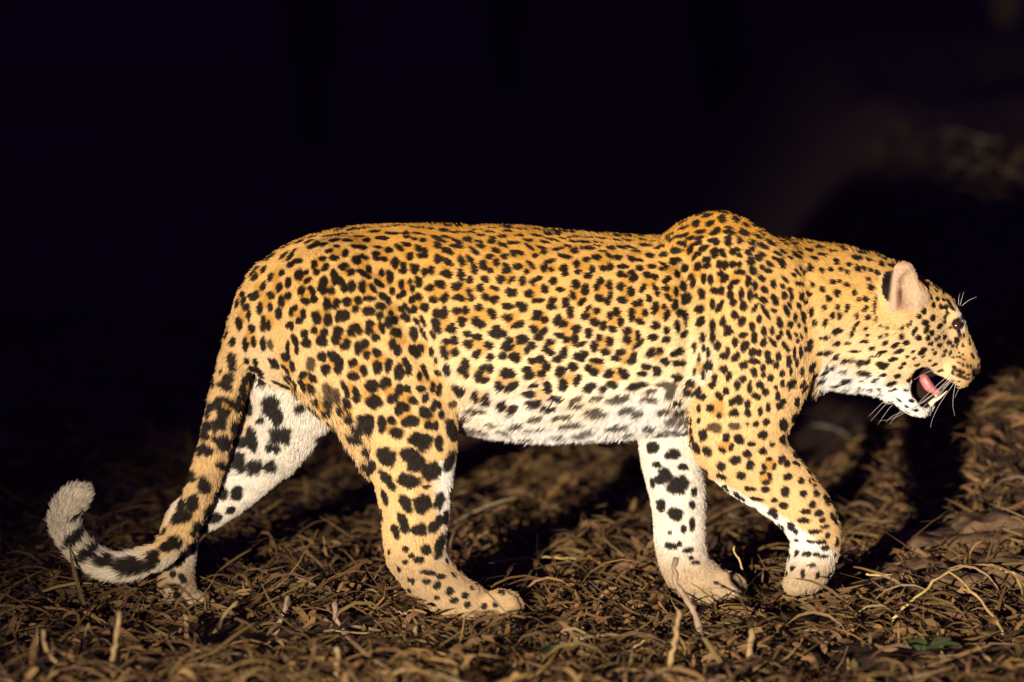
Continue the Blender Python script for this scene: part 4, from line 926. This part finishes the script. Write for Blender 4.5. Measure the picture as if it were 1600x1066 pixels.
stalk('dry_straw', [(630, 1012), (580, 1009), (505, 1004)], .0020, .0014, m_stalk, 'long thin straw lying below the near hind heel', 'straw', GL, True)
stalk('dry_straw', [(600, 960), (618, 974), (636, 981)], .0022, .0014, m_pale, 'short grey curved straw behind the near hind heel', 'straw', GL, True)

m_clod = noise_mat('dry_earth', (.10, .060, .034), (.185, .115, .066), 28, .95, .05, 1.0)
def clod(px, py, wid, dep, hgt, seed, label, yaw=0):
    c = ground_at(px, py); bm = bmesh.new(); bmesh.ops.create_cube(bm, size=1.0)
    bmesh.ops.subdivide_edges(bm, edges=bm.edges[:], cuts=14, use_grid_fill=True)
    V = np.array([v.co[:] for v in bm.verts]); n4 = (np.abs(V)**5).sum(1)**.2; V = V/n4[:, None]*.5
    V = V*np.array([wid, dep, hgt])
    d = .030*vnoise(V, 13, seed) + .016*vnoise(V, 34, seed+1) + .009*vnoise(V, 80, seed+2)
    nn = V/np.array([wid, dep, hgt])**2; nn /= np.linalg.norm(nn, axis=1)[:, None]
    V = V + nn*d[:, None]*np.array([1, 1, .55])
    cy, sy = math.cos(yaw), math.sin(yaw)
    W = np.column_stack([V[:, 0]*cy - V[:, 1]*sy, V[:, 0]*sy + V[:, 1]*cy, V[:, 2]])
    gz = float(ground_h(c[None, :2])[0])
    F = [tuple(v.index for v in f.verts) for f in bm.faces]; bm.free()
    o = mesh_obj('earth_clod', W, F, m_clod); o.location = (c[0], c[1], gz + hgt*.10)
    return tag(o, label, 'clod', 'clods of bare earth on the right')
clod(1480, 872, .24, .18, .075, 201, 'large flat clod of bare brown earth to the right of the lifted paw', .1)
clod(1395, 905, .19, .11, .040, 211, 'low cracked slab of earth in front of the large clod', -.1)
clod(1588, 905, .15, .13, .050, 221, 'rough clod of earth cut by the right edge of the picture', .3)
clod(1560, 842, .14, .10, .060, 231, 'small raised clod behind the large flat one', .2)
clod(1500, 915, .11, .08, .035, 241, 'small crumbled lump of earth under the front edge of the large clod', .5)
clod(1425, 845, .10, .08, .045, 251, 'small lump of earth at the upper left corner of the large clod', -.4)

m_weed = noise_mat('weed_green', (.045, .065, .022), (.10, .115, .042), 50, .7, .2)
def weed(px, py, nl, size, label):
    c = ground_at(px, py); c[2] = float(ground_h(c[None, :2])[0]) + .010; size *= 1.35
    root = bpy.data.objects.new('weed', None); COL.objects.link(root); root.location = c; root.empty_display_size = .03
    tag(root, label, 'weed', 'small green weeds in the litter')
    for k in range(nl):
        a = rng.random()*6.283; L = size*rng.uniform(.6, 1.1); wd = L*.22; e = rng.uniform(.4, 1.1); V = []
        for i in range(5):
            t = i/4; x = L*t*math.cos(e); z = L*t*math.sin(e) - L*.35*t*t + .004; w_ = wd*math.sin(math.pi*(.12+.86*t))
            for s_ in (-1, 1): V.append((x*math.cos(a)-s_*w_*math.sin(a), x*math.sin(a)+s_*w_*math.cos(a), z + (.004 if s_ > 0 else 0)))
        mesh_obj('leaf', V, [(2*i, 2*i+1, 2*i+3, 2*i+2) for i in range(4)], m_weed, root)
weed(1240, 948, 9, .045, 'small green weed right below the lifted front paw')
weed(560, 938, 8, .045, 'dark green weed between the two hind feet')
weed(830, 1046, 8, .050, 'green weed at the bottom edge below the near hind toes')
weed(1480, 925, 7, .040, 'green weed growing in front of the earth clods')
weed(1440, 1030, 9, .050, 'green weed under the arched straw near the bottom edge')

# ------------------------------------------------------------------ dim scrub in the dark beyond
m_bark = noise_mat('scrub_bark', (.055, .036, .032), (.10, .066, .055), 12, .9, .1, .5)
m_sleaf, nt, pb = attr_mat('scrub_leaf', 'tint', .8, .15, 30, .3)
def shrub(px, Y, h, spread, label, leaves=420):
    x = (at(px, 300, Y))[0]; z0 = float(ground_h(np.array([[x, Y]]))[0])
    root = bpy.data.objects.new('dry_shrub', None); COL.objects.link(root); root.location = (x, Y, z0); root.empty_display_size = .3
    tag(root, label, 'shrub', 'dim shrubs in the dark behind the leopard')
    LV = []; LF = []; tips = []
    for k in range(6):
        a = rng.random()*6.283; P = [(0, 0, -.05)]; r = spread*rng.uniform(.5, 1)
        for i in range(1, 5):
            t = i/4; P.append((r*t**1.3*math.cos(a)+rng.normal(0, .05), r*t**1.3*math.sin(a)+rng.normal(0, .05), h*t*rng.uniform(.85, 1.05)))
        R = smooth_path(P, 3); V, F = tube(R, np.linspace(.028, .006, len(R)), 6)
        mesh_obj('stem', V, F, m_bark, root); tips += list(R[4:])
    tips = np.array(tips); cols = []
    for k in range(leaves):
        c = tips[rng.integers(len(tips))] + rng.normal(0, .16, 3); u = rng.normal(0, 1, 3); u /= np.linalg.norm(u); v = np.cross(u, rng.normal(0, 1, 3)); v /= np.linalg.norm(v)
        L = rng.uniform(.03, .07); o = len(LV)
        LV += [c-u*L, c-v*L*.4, c+u*L, c+v*L*.4]; LF.append((o, o+1, o+2, o+3)); cc = np.array([.085, .055, .040])*rng.uniform(.6, 1.3); cols += [cc]*4
    f = mesh_obj('foliage', np.array(LV), np.array(LF), m_sleaf, root, False, np.array(cols)); f['kind'] = 'stuff'
shrub(1120, 15.0, 2.4, .7, 'dim brown shrub above the hump of the shoulders, barely lit')
shrub(1340, 17.0, 2.6, .9, 'dim tall shrub above the head in the upper right, barely lit')
shrub(1570, 14.0, 2.2, .8, 'dim shrub at the right edge of the picture above the nose, barely lit')
shrub(490, 16.0, 2.3, .7, 'very dark reddish shrub high above the hips, barely lit')
shrub(790, 19.0, 2.6, .9, 'very dark shrub above the middle of the back, barely lit')
